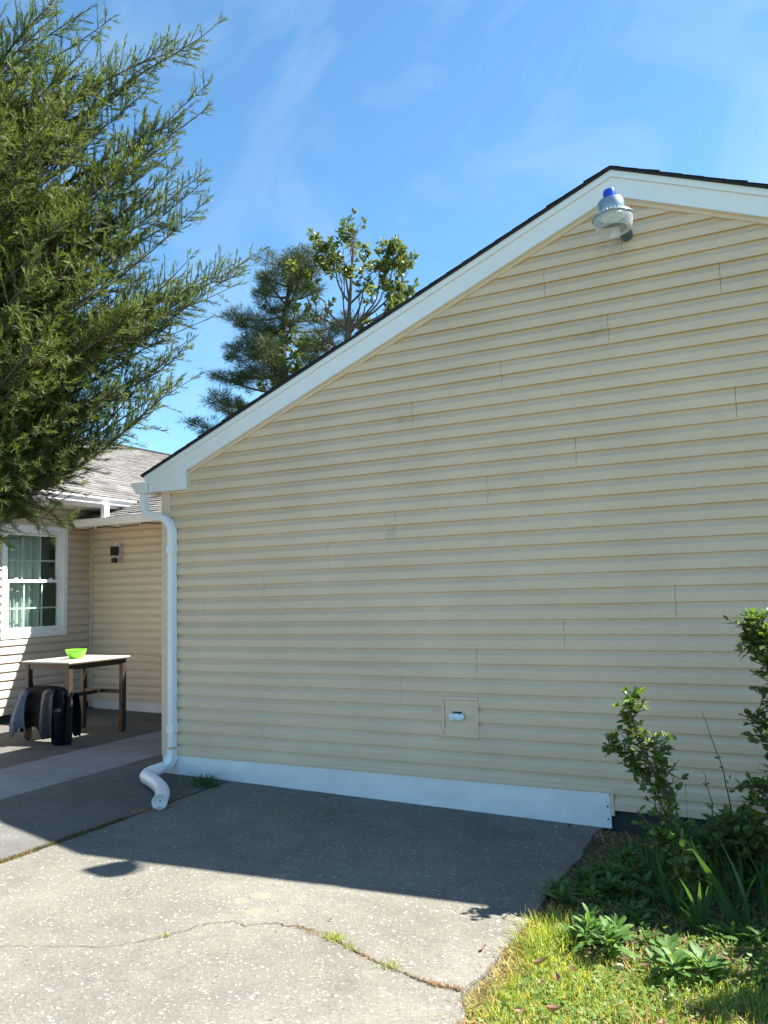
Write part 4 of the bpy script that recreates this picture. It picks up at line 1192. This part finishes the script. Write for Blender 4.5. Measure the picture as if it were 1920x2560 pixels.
def magnolia():
    root = empty('magnolia_tree', (-6.7, 14.9, -1.1), 'open crowned broadleaf evergreen with glossy leaf clusters behind the gable roof', 'tree')
    wood = MB()
    P, D, Sc = [], [], []
    def cluster(p, ax, n=9, s_=0.145):
        for i in range(n):
            r_ = Vector((random.gauss(0, 1), random.gauss(0, 1), random.gauss(0, 1)))
            r_ = (r_ - ax * r_.dot(ax)).normalized()
            P.append(p - ax * random.uniform(0, 0.16)); D.append(r_ * 0.8 + ax * random.uniform(-0.1, 1.1) + Vector((0, 0, -0.10))); Sc.append(s_ * random.uniform(0.65, 1.2))
    def grow(p, d, ln, r_, lev):
        m = p + d * ln * 0.5 + Vector((random.gauss(0, .06), random.gauss(0, .06), random.gauss(0, .05))) * ln
        e = p + d * ln + Vector((random.gauss(0, .07), random.gauss(0, .07), 0.10)) * ln
        wood.tube([p, m, e], [r_, r_ * 0.8, r_ * 0.62], 5, cap=False)
        dd = (e - m).normalized()
        if lev == 0:
            cluster(e, dd)
            if random.random() < 0.5: cluster(m, dd, 6)
            return
        for i in range(random.choice((2, 3, 3))):
            ax = Vector((random.gauss(0, 1), random.gauss(0, 1), random.gauss(0.2, 0.6))).normalized()
            grow(e if i else m.lerp(e, random.random()), (dd + ax * 0.8).normalized(), ln * random.uniform(0.62, 0.9), r_ * 0.62, lev - 1)
    base = Vector((-6.75, 14.95, -1.2))
    wood.tube([base, (-6.7, 14.95, 3.5), (-6.6, 14.95, 7.2), (-6.45, 14.9, 8.6)], [0.2, 0.15, 0.11, 0.085], 8)
    hub = Vector((-6.5, 14.9, 8.2))
    targets = [(-6.2, 14.8, 11.0), (-6.5, 14.7, 10.6), (-5.5, 15.3, 10.4), (-5.1, 15.4, 9.9), (-6.9, 14.5, 10.4), (-7.4, 14.3, 9.6), (-7.9, 14.2, 8.9), (-8.3, 14.0, 8.2), (-8.7, 13.9, 7.4), (-9.0, 13.7, 6.6), (-5.4, 15.4, 8.9), (-5.0, 15.6, 8.5),
               (-6.0, 15.2, 9.2), (-8.2, 14.2, 9.6), (-8.0, 14.4, 7.0), (-7.1, 14.6, 8.4), (-5.9, 15.3, 8.3), (-8.8, 13.8, 5.6), (-7.2, 14.8, 6.9), (-4.9, 15.5, 9.9), (-6.6, 14.7, 9.6), (-5.8, 15.2, 10.0), (-5.3, 15.4, 8.4), (-7.6, 14.5, 7.6), (-4.7, 15.7, 9.0), (-8.5, 14.2, 6.3), (-5.7, 15.2, 9.3), (-4.6, 15.7, 9.4), (-5.0, 15.5, 9.0), (-5.5, 15.4, 8.8), (-4.5, 15.8, 10.1)]
    for t in targets:
        t = Vector(t)
        st = hub if t.z > 9.3 else Vector((-6.65, 14.95, max(2.5, t.z - 1.3)))
        if t.z > 10.2: st = Vector((-6.4, 14.9, 9.0))
        m = st.lerp(t, 0.62) + Vector((0, 0, -0.15))
        wood.tube(bez(st, m - Vector((0, 0, 0.2)), st.lerp(t, 0.62), 5), [0.04, 0.034, 0.03, 0.026, 0.023, 0.02], 5, cap=False)
        q = st.lerp(t, 0.62)
        for _ in range(random.choice((1, 1, 2))):
            ax = Vector((random.gauss(0, 1), random.gauss(0, 1), random.gauss(0.3, 0.8))).normalized()
            grow(q, ((t - st).normalized() + ax * 0.6).normalized(), random.uniform(0.4, 0.58), 0.020, 3 if random.random() < 0.7 else 2)
    wood.tube([hub, (-6.4, 14.9, 9.2), (-6.25, 14.85, 10.3), (-6.15, 14.8, 11.2)], [0.075, 0.055, 0.04, 0.02], 6)
    wood.build('trunk', M_BARK, root)
    v, f = scatter(*LEAF, np.array(P), np.array(D), np.array(Sc), width=0.85)
    np_mesh('crown', v, f, M_MAGN, root)
magnolia()

# ---- shrubs on the right
def shrub(name, label, base, stems, leaf, dens, group=None, spread=0.05, side=0.16, cat='shrub', mat=None):
    root = empty(name, base, label, cat, group)
    wood = MB(); P, D, Sc, Up = [], [], [], []
    for pts, r_ in stems:
        pts = [Vector(q) for q in pts]
        full = []
        for a, b_ in zip(pts[:-1], pts[1:]):
            for i in range(6): full.append(a.lerp(b_, i / 6) + Vector((random.gauss(0, .004), random.gauss(0, .004), 0)))
        full.append(pts[-1])
        n = len(full)
        wood.tube(full, [r_ * (1 - 0.8 * i / n) for i in range(n)], 6, cap=False)
        L_ = sum((b_ - a).length for a, b_ in zip(full[:-1], full[1:]))
        for j in range(int(L_ * dens)):
            t = random.uniform(0.18, 1.0)
            i = min(int(t * (n - 1)), n - 2); p0 = full[i].lerp(full[i + 1], t * (n - 1) - i)
            ax = (full[i + 1] - full[i]).normalized()
            rd = Vector((random.gauss(0, 1), random.gauss(0, 1), random.gauss(0, 1)))
            rd = (rd - ax * rd.dot(ax)).normalized()
            sl = abs(random.gauss(0, side)) * (1.1 - 0.6 * t) + 0.02
            dr = (ax * 0.6 + rd).normalized()
            p1 = p0 + dr * sl
            if sl > 0.04: wood.tube([p0, p0.lerp(p1, .5) + Vector((0, 0, -.004)), p1], [0.0028, 0.002, 0.001], 4, cap=False)
            for _ in range(random.choice((2, 3, 4, 5))):
                tt = random.uniform(0.3, 1.0)
                r2 = Vector((random.gauss(0, 1), random.gauss(0, 1), random.gauss(0.1, 0.7)))
                P.append(p0.lerp(p1, tt)); D.append((dr * 0.5 + r2 * 0.6).normalized()); Sc.append(leaf * random.uniform(0.55, 1.2)); Up.append(Vector((random.gauss(0, .5), random.gauss(0, .5), 1)))
    wood.build('stems', M_BARK, root)
    v, f = scatter(*LEAF, np.array([tuple(q) for q in P]), np.array([tuple(q) for q in D]), np.array(Sc), ups=np.array([tuple(q) for q in Up]))
    np_mesh('foliage', v, f, mat or M_SHRUB, root)
    return root
bA = (4.40, -1.18, gz(4.4, -1.18))
shrub('leaning_shrub', 'leafy green shrub leaning left against the siding beside the white skirt', bA,
      [([bA, (4.36, -1.18, -0.85), (4.28, -1.2, -0.58), (4.19, -1.2, -0.38), (4.15, -1.2, -0.22), (4.16, -1.2, -0.13)], 0.014),
       ([(4.36, -1.18, -0.85), (4.27, -1.16, -0.68), (4.18, -1.15, -0.50), (4.10, -1.17, -0.40), (4.03, -1.2, -0.38)], 0.008),
       ([(4.30, -1.19, -0.64), (4.29, -1.22, -0.46), (4.28, -1.24, -0.34)], 0.006),
       ([bA, (4.38, -1.22, -0.95), (4.32, -1.25, -0.82), (4.27, -1.27, -0.76)], 0.007)], 0.042, 125, side=0.075)
bR = (4.88, -0.92, gz(4.88, -0.92))
shrub('upright_shrub', 'tall leafy shrub cut off by the right edge of the photo with sunlit top', bR,
      [([bR, (4.86, -0.94, -0.7), (4.81, -0.96, -0.25), (4.765, -0.98, 0.08), (4.74, -1.0, 0.24)], 0.016),
       ([bR, (4.90, -0.94, -0.6), (4.88, -0.96, -0.1), (4.81, -1.0, 0.12), (4.69, -1.0, 0.15)], 0.012),
       ([(4.88, -0.94, -0.6), (4.80, -0.98, -0.42), (4.70, -1.0, -0.22)], 0.007),
       ([bR, (4.82, -0.96, -0.85), (4.75, -0.98, -0.65), (4.68, -1.0, -0.56)], 0.008)], 0.044, 120, side=0.10)
for i, (x, y, h_, lx, lab) in enumerate(((4.56, -0.62, 0.72, -0.14, 'tallest thin bare twig sapling standing before the siding'), (4.47, -0.66, 0.46, -0.06, 'shorter thin twig sapling left of the tallest twig'))):
    b = (x, y, gz(x, y))
    shrub('twig_sapling', lab, b, [([b, (x - 0.01, y, b[2] + 0.3 * h_ * 1.2), (x + lx * 0.45, y, b[2] + 0.7 * h_ * 1.2), (x + lx, y, b[2] + h_ * 1.2)], 0.0055)], 0.030, 10, 'thin twig saplings by the wall', side=0.02, cat='sapling')
# bigger shrub standing just outside the frame; it shades the right part of the lawn
bS = (5.64, -1.46, gz(5.6, -1.46))
st = []
for _ in range(26):
    a = random.uniform(0, 6.28); r_ = random.uniform(0.12, 0.5); h_ = random.uniform(0.5, 1.15)
    st.append(([bS, (bS[0] + 0.5 * r_ * math.cos(a), bS[1] + 0.5 * r_ * math.sin(a), bS[2] + 0.6 * h_), (bS[0] + r_ * math.cos(a), bS[1] + r_ * math.sin(a), bS[2] + 1.2 * h_)], 0.014))
shrub('garden_shrub', 'dense green shrub beyond the right edge casting shade on the lawn', bS, st, 0.06, 100, side=0.12)

# ---- rosette plants
def spoon(ws, curl):
    v = []
    for t, w in ws:
        v += [(-w / 2, t, -curl * t * t + 0.25 * w * 0.5), (0, t, -curl * t * t), (w / 2, t, -curl * t * t + 0.25 * w * 0.5)]
    f = []
    for i in range(len(ws) - 1):
        f += [(3 * i, 3 * i + 1, 3 * i + 4, 3 * i + 3), (3 * i + 1, 3 * i + 2, 3 * i + 5, 3 * i + 4)]
    return v, f
ROS = spoon([(0, .08), (.2, .13), (.42, .26), (.65, .33), (.82, .29), (.94, .16), (1, .03)], 0.26)
def rosette(x, y, n, ln, up_, label):
    z = gz(x, y) - 0.03
    root = empty('rosette_plant', (x, y, z), label, 'plant', 'leafy rosette plants in the border')
    P, D, Sc, Up = [], [], [], []
    wood = MB()
    for s_ in range(random.choice((4, 5, 6))):
        ox, oy = random.gauss(0, .05), random.gauss(0, .05)
        hh = random.uniform(0.02, up_ * 0.6)
        wood.tube([(x + ox * .4, y + oy * .4, z), (x + ox, y + oy, z + hh)], [0.005, 0.004], 5)
        for i in range(n):
            a = i * 2.4 + random.gauss(0, .3); t = i / n
            el = 0.10 + 0.95 * t + random.gauss(0, .28)
            P.append((x + ox, y + oy, z + hh * (0.4 + 0.6 * t)))
            D.append((math.cos(a) * math.cos(el), math.sin(a) * math.cos(el), math.sin(el) + 0.12))
            Sc.append(0.88 * ln * (1.0 - 0.5 * t) * random.uniform(0.55, 1.15)); Up.append((-math.cos(a) * 0.4, -math.sin(a) * 0.4, 1))
    wood.build('stems', M_ROSETTE, root)
    v, f = scatter(*ROS, np.array(P), np.array(D), np.array(Sc), ups=np.array(Up))
    np_mesh('foliage', v, f, M_ROSETTE, root)
RP = [(3.97, -1.66, 12, .115, .20, 'sunlit pale green rosette plant, left of the sunlit pair'), (4.11, -1.68, 15, .13, .26, 'sunlit pale green rosette plant, right of the sunlit pair'),
      (4.42, -1.72, 17, .14, .24, 'large leafy rosette plant with tall stems beside the lawn shade'), (4.29, -1.64, 11, .14, .10, 'leafy plant with one long sunlit leaf at the lawn edge'),
      (3.78, -1.20, 12, .13, .10, 'rosette plant at the slab edge where the shadow ends'), (3.83, -1.02, 11, .12, .09, 'dark green rosette plant behind the slab edge clump'),
      (3.90, -0.86, 10, .12, .08, 'shaded rosette plant third from the wall along the slab'), (4.02, -0.90, 11, .12, .10, 'shaded rosette plant in the middle of the border'),
      (3.93, -0.55, 9, .12, .10, 'small rosette plant nearest the foundation'), (4.12, -0.66, 11, .12, .12, 'rosette plant below the leaning shrub'),
      (4.02, -1.10, 12, .13, .09, 'broad shaded rosette plant behind the sunlit pair'), (4.22, -1.05, 12, .13, .12, 'shaded rosette plant left of the sword leaved plants'),
      (3.92, -1.10, 11, .12, .10, 'shaded rosette plant between slab and border middle'), (4.58, -1.40, 11, .12, .12, 'shaded rosette plant near the right edge'),
      (4.20, -1.36, 11, .12, .10, 'shaded rosette plant just right of the sunlit pair')]
for q in RP: rosette(*q)
for (x, y, h_, n_, lab) in ((4.36, -0.78, 0.34, 9, 'low leafy shrub against the dark foundation right of the skirt'), (4.62, -0.86, 0.42, 10, 'low leafy shrub filling the border at the right edge'),
                            (4.50, -0.45, 0.30, 8, 'low leafy shrub nearest the siding behind the twig saplings')):
    b = Vector((x, y, gz(x, y) - 0.03)); st = []
    for _ in range(n_):
        a = random.uniform(0, 6.28); r_ = random.uniform(0.05, 0.20)
        st.append(([b, b + Vector((0.5 * r_ * math.cos(a), 0.5 * r_ * math.sin(a), h_ * 0.5)), b + Vector((r_ * math.cos(a), r_ * math.sin(a), h_ * random.uniform(0.6, 1.1)))], 0.006))
    shrub('low_shrub', lab, b, st, 0.058, 75, 'low leafy shrubs along the foundation', side=0.06)

# ---- iris fans
SW = blade(8, 0.070, 0.42)
def iris(x, y, n, ln, lean, label):
    z = gz(x, y) - 0.03
    root = empty('iris_plant', (x, y, z), label, 'plant', 'sword leaved irises in the border')
    P, D, Sc, Up = [], [], [], []
    fan = random.uniform(0, math.pi)
    for i in range(n):
        s_ = (i - (n - 1) / 2) / max(1, n - 1) * 1.1
        d = Vector((math.cos(fan) * s_ * 0.8 + lean[0], math.sin(fan) * s_ * 0.8 + lean[1], 1.0))
        P.append((x + math.cos(fan) * s_ * 0.05, y + math.sin(fan) * s_ * 0.05, z)); D.append(d); Sc.append(ln * random.uniform(0.5, 0.98)); Up.append((random.gauss(0, .4) - d.x, random.gauss(0, .4) - 0.8 - d.y, 0.25))
    v, f = scatter(*SW, np.array(P), np.array([tuple(q) for q in D]), np.array(Sc), ups=-np.array(Up))
    np_mesh('leaves', v, f, M_IRIS, root)
for q in ((4.30, -1.16, 6, 0.42, (-0.25, -0.05), 'iris fan leaning left over the rosette plants'), (4.42, -1.30, 7, 0.46, (0.1, -0.1), 'tall iris fan behind the large rosette plant'),
          (4.60, -1.20, 6, 0.5, (-0.35, -0.15), 'iris with one arching leaf near the right edge'), (4.52, -0.98, 7, 0.45, (0.0, -0.1), 'shaded iris fan beneath the leaning shrub'),
          (4.18, -0.85, 6, 0.36, (-0.1, -0.1), 'short iris fan close to the foundation'), (4.68, -1.0, 6, 0.48, (0.05, 0), 'upright iris fan below the upright shrub'), (4.34, -0.72, 6, 0.4, (0.1, 0), 'iris fan between sapling and leaning shrub'),
          (4.70, -1.75, 4, 0.26, (0.2, -0.1), 'small iris fan at the right edge of the lawn')):
    iris(*q)

# ---- ground cover: grass, clover, straw margin (nobody could count these)
def field(name, n, region, tmpl, size, mat, lean=0.5, dens=None, zoff=-0.035, flat=False, width=None):
    x = rng.uniform(region[0], region[1], n * 2); y = rng.uniform(region[2], region[3], n * 2)
    keep = np.ones(len(x), bool)
    if dens is not None: keep = rng.random(len(x)) < dens(x, y)
    x, y = x[keep][:n], y[keep][:n]
    m_ = len(x)
    z = -1.072 - 0.016 * x + 0.004 * y + zoff
    d = rng.normal(size=(m_, 3)) * lean; d[:, 2] = 1.0
    ups = None
    if flat:
        d = rng.normal(size=(m_, 3)); d[:, 2] = rng.uniform(0.0, 0.5, m_)
        ups = np.tile([0, 0, 1.0], (m_, 1)) + rng.normal(size=(m_, 3)) * 0.35
        z = z + rng.uniform(0.005, 0.045, m_)
    v, f = scatter(*tmpl, np.stack([x, y, z], 1), d, rng.uniform(size[0], size[1], m_), ups=ups, width=width)
    o = np_mesh(name, v, f, mat)
    tag(o, kind='stuff')
    return o
def patch(x, y, s, ph):
    return 0.5 + 0.5 * np.sin(x * s + ph + 1.3 * np.sin(y * s * 0.7)) * np.cos(y * s * 0.9 - ph * 0.5)
GB = blade(3, 0.11, 0.35)
def lawn_d(x, y):
    edge = np.clip((x - 3.70) / 0.10, 0, 1)
    bord = np.where(y > -1.75 + 0.35 * (x - 4.2), 0.30, 1.0)
    return edge * bord * (0.45 + 0.55 * patch(x, y, 9, 0.3))
o = field('grass', 70000, (3.68, 6.0, -4.2, -0.5), GB, (0.018, 0.050), M_GRASS, 0.55, lawn_d); tag(o, 'short yellow green lawn grass beside the concrete slab', 'grass')
def tuft_d(x, y):
    return np.clip(1 - np.hypot((x - 3.82) / 0.16, (y + 1.72) / 0.30), 0, 1)
o = field('tall_grass', 2200, (3.68, 4.05, -2.1, -1.4), blade(4, 0.045, 0.6), (0.05, 0.11), M_GRASS, 0.8, tuft_d); tag(o, 'taller tangled grass at the slab corner', 'grass')
CL = ([(0, 0, 0), (0.42, 0.25, 0), (0.5, 0.75, 0.03), (0.0, 0.62, -0.02), (-0.5, 0.75, 0.03), (-0.42, 0.25, 0), (0.2, 1.1, 0), (-0.2, 1.1, 0)], [(0, 1, 2, 3), (0, 3, 4, 5), (3, 6, 7, 3)])
CL = ([(0, 0, 0), (0.42, 0.25, 0), (0.5, 0.75, 0.03), (0.0, 0.62, -0.02), (-0.5, 0.75, 0.03), (-0.42, 0.25, 0)], [(0, 1, 2, 3), (0, 3, 4, 5)])
def clover_d(x, y):
    return np.clip((x - 3.75) / 0.1, 0, 1) * np.clip(patch(x, y, 6, 2.1) * 1.3 - 0.15 + np.where(x > 4.15, 0.3, 0) + np.where(y > -1.7, 0.25, 0), 0, 1)
o = field('clover', 24000, (3.72, 6.0, -4.2, -0.05), CL, (0.010, 0.024), M_CLOVER, 1, clover_d, flat=True); tag(o, 'low clover and weeds between lawn and border', 'ground cover')
def straw_d(x, y):
    e = np.exp(-((x - 3.735) / 0.045) ** 2) * (y < -1.2)
    return np.clip(e + 0.5 * patch(x, y, 7, 4.0) ** 2, 0, 1)
o = field('dry_straw', 16000, (3.66, 4.9, -4.2, -0.05), blade(2, 0.09, 0.3), (0.02, 0.06), M_STRAW, 1.6, straw_d, zoff=-0.018); tag(o, 'dry straw and thatch along the slab edge', 'straw')
# soil bed against the house
mb = MB()
vs_, fs_ = [], []
nx_, ny_ = 30, 22
for j in range(ny_ + 1):
    for i in range(nx_ + 1):
        x = 3.705 + (8 - 3.705) * (i / nx_) ** 1.4; y = -1.75 + 1.80 * j / ny_
        vs_.append((x, y, gz(x, y) - 0.031 + 0.012 * random.random()))
fs_ = [(j * (nx_ + 1) + i, j * (nx_ + 1) + i + 1, (j + 1) * (nx_ + 1) + i + 1, (j + 1) * (nx_ + 1) + i) for j in range(ny_) for i in range(nx_)]
tag(mb.add(vs_, fs_).build('soil_bed', M_SOIL, smooth='all'), kind='structure')

# moss and weeds in the joint and the crack
def strip_weeds(name, pts, n, mat, size, w, label, cat, lean=0.9):
    P = []
    seg = list(zip(pts[:-1], pts[1:]))
    ls = [math.hypot(b_[0] - a[0], b_[1] - a[1]) for a, b_ in seg]
    for _ in range(n):
        k = random.choices(range(len(seg)), ls)[0]; a, b_ = seg[k]; t = random.random()
        P.append((a[0] + (b_[0] - a[0]) * t + random.gauss(0, w), a[1] + (b_[1] - a[1]) * t + random.gauss(0, w)))
    P = np.array(P)
    z = -1.072 - 0.016 * P[:, 0] + 0.004 * P[:, 1]
    d = rng.normal(size=(n, 3)) * lean; d[:, 2] = 1
    v, f = scatter(*blade(2, 0.14, 0.3), np.column_stack([P, z]), d, rng.uniform(size[0], size[1], n))
    return tag(np_mesh(name, v, f, mat), label, cat, kind='stuff')
strip_weeds('joint_moss', [(0.70, -2.45), (0.70, -1.95), (0.70, -1.45), (0.705, -1.15)], 2600, M_MOSS, (0.010, 0.026), 0.014, 'brownish moss filling the joint between the slabs', 'moss')
strip_weeds('joint_straw', [(0.70, -2.6), (0.70, -2.2), (0.70, -1.9)], 700, M_STRAW, (0.008, 0.02), 0.016, 'dry reddish straw in the sunny end of the joint', 'straw')
strip_weeds('pipe_litter', [(0.62, -1.02), (0.72, -0.98), (0.80, -0.80)], 320, M_STRAW, (0.01, 0.03), 0.022, 'dry needles caught around the drain pipe', 'straw')
strip_weeds('crack_straw', [(2.75, -2.12), (3.05, -2.19), (3.18, -2.25), (3.33, -2.29), (3.52, -2.34), (3.66, -2.34), (3.52, -2.34), (3.66, -2.34)], 900, M_STRAW, (0.006, 0.022), 0.008, 'dry straw lodged in the slab crack', 'straw')
def tuft(x, y, n, h_, mat, name, label, r_=0.03, group=None):
    root = None
    P = np.column_stack([rng.normal(x, r_, n), rng.normal(y, r_ * 0.8, n)])
    z = -1.072 - 0.016 * P[:, 0] + 0.004 * P[:, 1]
    d = rng.normal(size=(n, 3)) * 0.55; d[:, 2] = 1
    v, f = scatter(*blade(3, 0.08, 0.4), np.column_stack([P, z]), d, rng.uniform(h_ * 0.5, h_, n))
    o = np_mesh(name, v, f, mat)
    c = Vector((x, y, gz(x, y))); o.data.transform(Matrix.Translation(-c)); o.location = c
    return tag(o, label, 'weed', group)
tuft(0.62, -0.22, 240, 0.10, M_IRIS, 'grass_tuft', 'dark green grass tuft growing beside the drain pipe at the skirt', 0.055)
tuft(2.98, -2.16, 110, 0.042, M_GRASS, 'grass_tuft', 'largest bright grass tuft in the slab crack', 0.028, 'weeds in the slab crack')
tuft(3.10, -2.22, 40, 0.04, M_GRASS, 'grass_tuft', 'small sparse grass tuft right of the largest crack tuft', 0.02, 'weeds in the slab crack')
tuft(3.31, -2.29, 70, 0.036, M_GRASS, 'grass_tuft', 'bright grass tuft nearest the lawn in the slab crack', 0.03, 'weeds in the slab crack')
tuft(2.27, -2.47, 40, 0.03, M_GRASS, 'grass_tuft', 'tiny grass tuft at the left end of the slab crack', 0.015, 'weeds in the slab crack')

# fallen leaves and the pale stone
M_STONE = simple('pale_stone', (0.40, 0.39, 0.40), 0.7, vary=0.2, scale=40)
def dead_leaf(x, y, s_, label):
    c = Vector((x, y, gz(x, y) + (0.012 if x > 3.7 else 0.006)))
    n = 8
    vs_, fs_ = [], []
    a = random.uniform(0, 6.28); cu = random.uniform(0.5, 1.5); s_ *= 0.8; tz = random.uniform(-0.5, 0.5)
    for i in range(n + 1):
        t = i / n; w = 0.2 * math.sin(math.pi * (0.08 + 0.9 * t))
        for sd in (-1, 0, 1):
            px, py = (t - 0.5) * s_, sd * w * s_
            vs_.append((px * math.cos(a) - py * math.sin(a), px * math.sin(a) + py * math.cos(a), (abs(sd) * cu * w + 0.9 * (t - 0.5) ** 2 + tz * (t - 0.5) * 0.5 + 0.1 * abs(tz)) * s_))
    fs_ = [(3 * i + k, 3 * i + k + 1, 3 * i + k + 4, 3 * i + k + 3) for i in range(n) for k in (0, 1)]
    o = MB().add(vs_, fs_).build('fallen_leaf', M_DEAD)
    o.location = c
    tag(o, label, 'leaf', 'dry leaves fallen on the lawn')
for q in ((3.88, -2.02, .07, 'curled brown leaf below the tall grass tuft at the slab corner'), (3.98, -2.12, .08, 'brown leaf lying in the middle of the sunny lawn'), (3.93, -2.18, .06, 'small brown leaf left of the middle of the sunny lawn'),
          (4.02, -2.02, .07, 'tan leaf standing up in the sunny grass'), (4.03, -2.36, .08, 'brown leaf in the front half of the sunny lawn'), (3.92, -2.42, .07, 'brown leaf near the slab at the front of the lawn'), (4.10, -1.80, .07, 'tan leaf by the pale stone'),
          (4.28, -1.86, .06, 'tan leaf in the shade right of the pale stone'), (4.48, -1.84, .08, 'pale upright leaf in the shaded lawn'), (4.42, -1.80, .07, 'reddish leaf under the large rosette plant'), (4.40, -2.28, .07, 'orange brown leaf at the front of the shaded lawn'),
          (3.62, -1.98, .05, 'reddish leaf on the slab next to the sunny grass'), (2.86, -2.00, .03, 'tiny red leaf on the slab behind the crack'), (3.52, -0.12, .07, 'orange leaf on the slab against the white skirt')):
    dead_leaf(*q)
sv_ = MB()
sv_.lathe([(0.0, -0.01), (0.022, -0.006), (0.030, 0.006), (0.024, 0.018), (0.010, 0.024), (0.0, 0.025)], (0, 0, 0), 9)
sv_.v = [(x * 1.3 + 0.006 * math.sin(z * 300 + x * 90), y * 0.8 + 0.005 * math.cos(x * 120), z * 1.1) for x, y, z in sv_.v]
sv_.v = [(x * 0.55, y * 0.6, z * 0.5) for x, y, z in sv_.v]
st_ = sv_.build('stone', M_STONE, None, smooth=True); st_.location = (4.17, -1.86, gz(4.17, -1.86) - 0.01)
tag(st_, 'small pale stone on the lawn at the edge of the shade', 'stone')
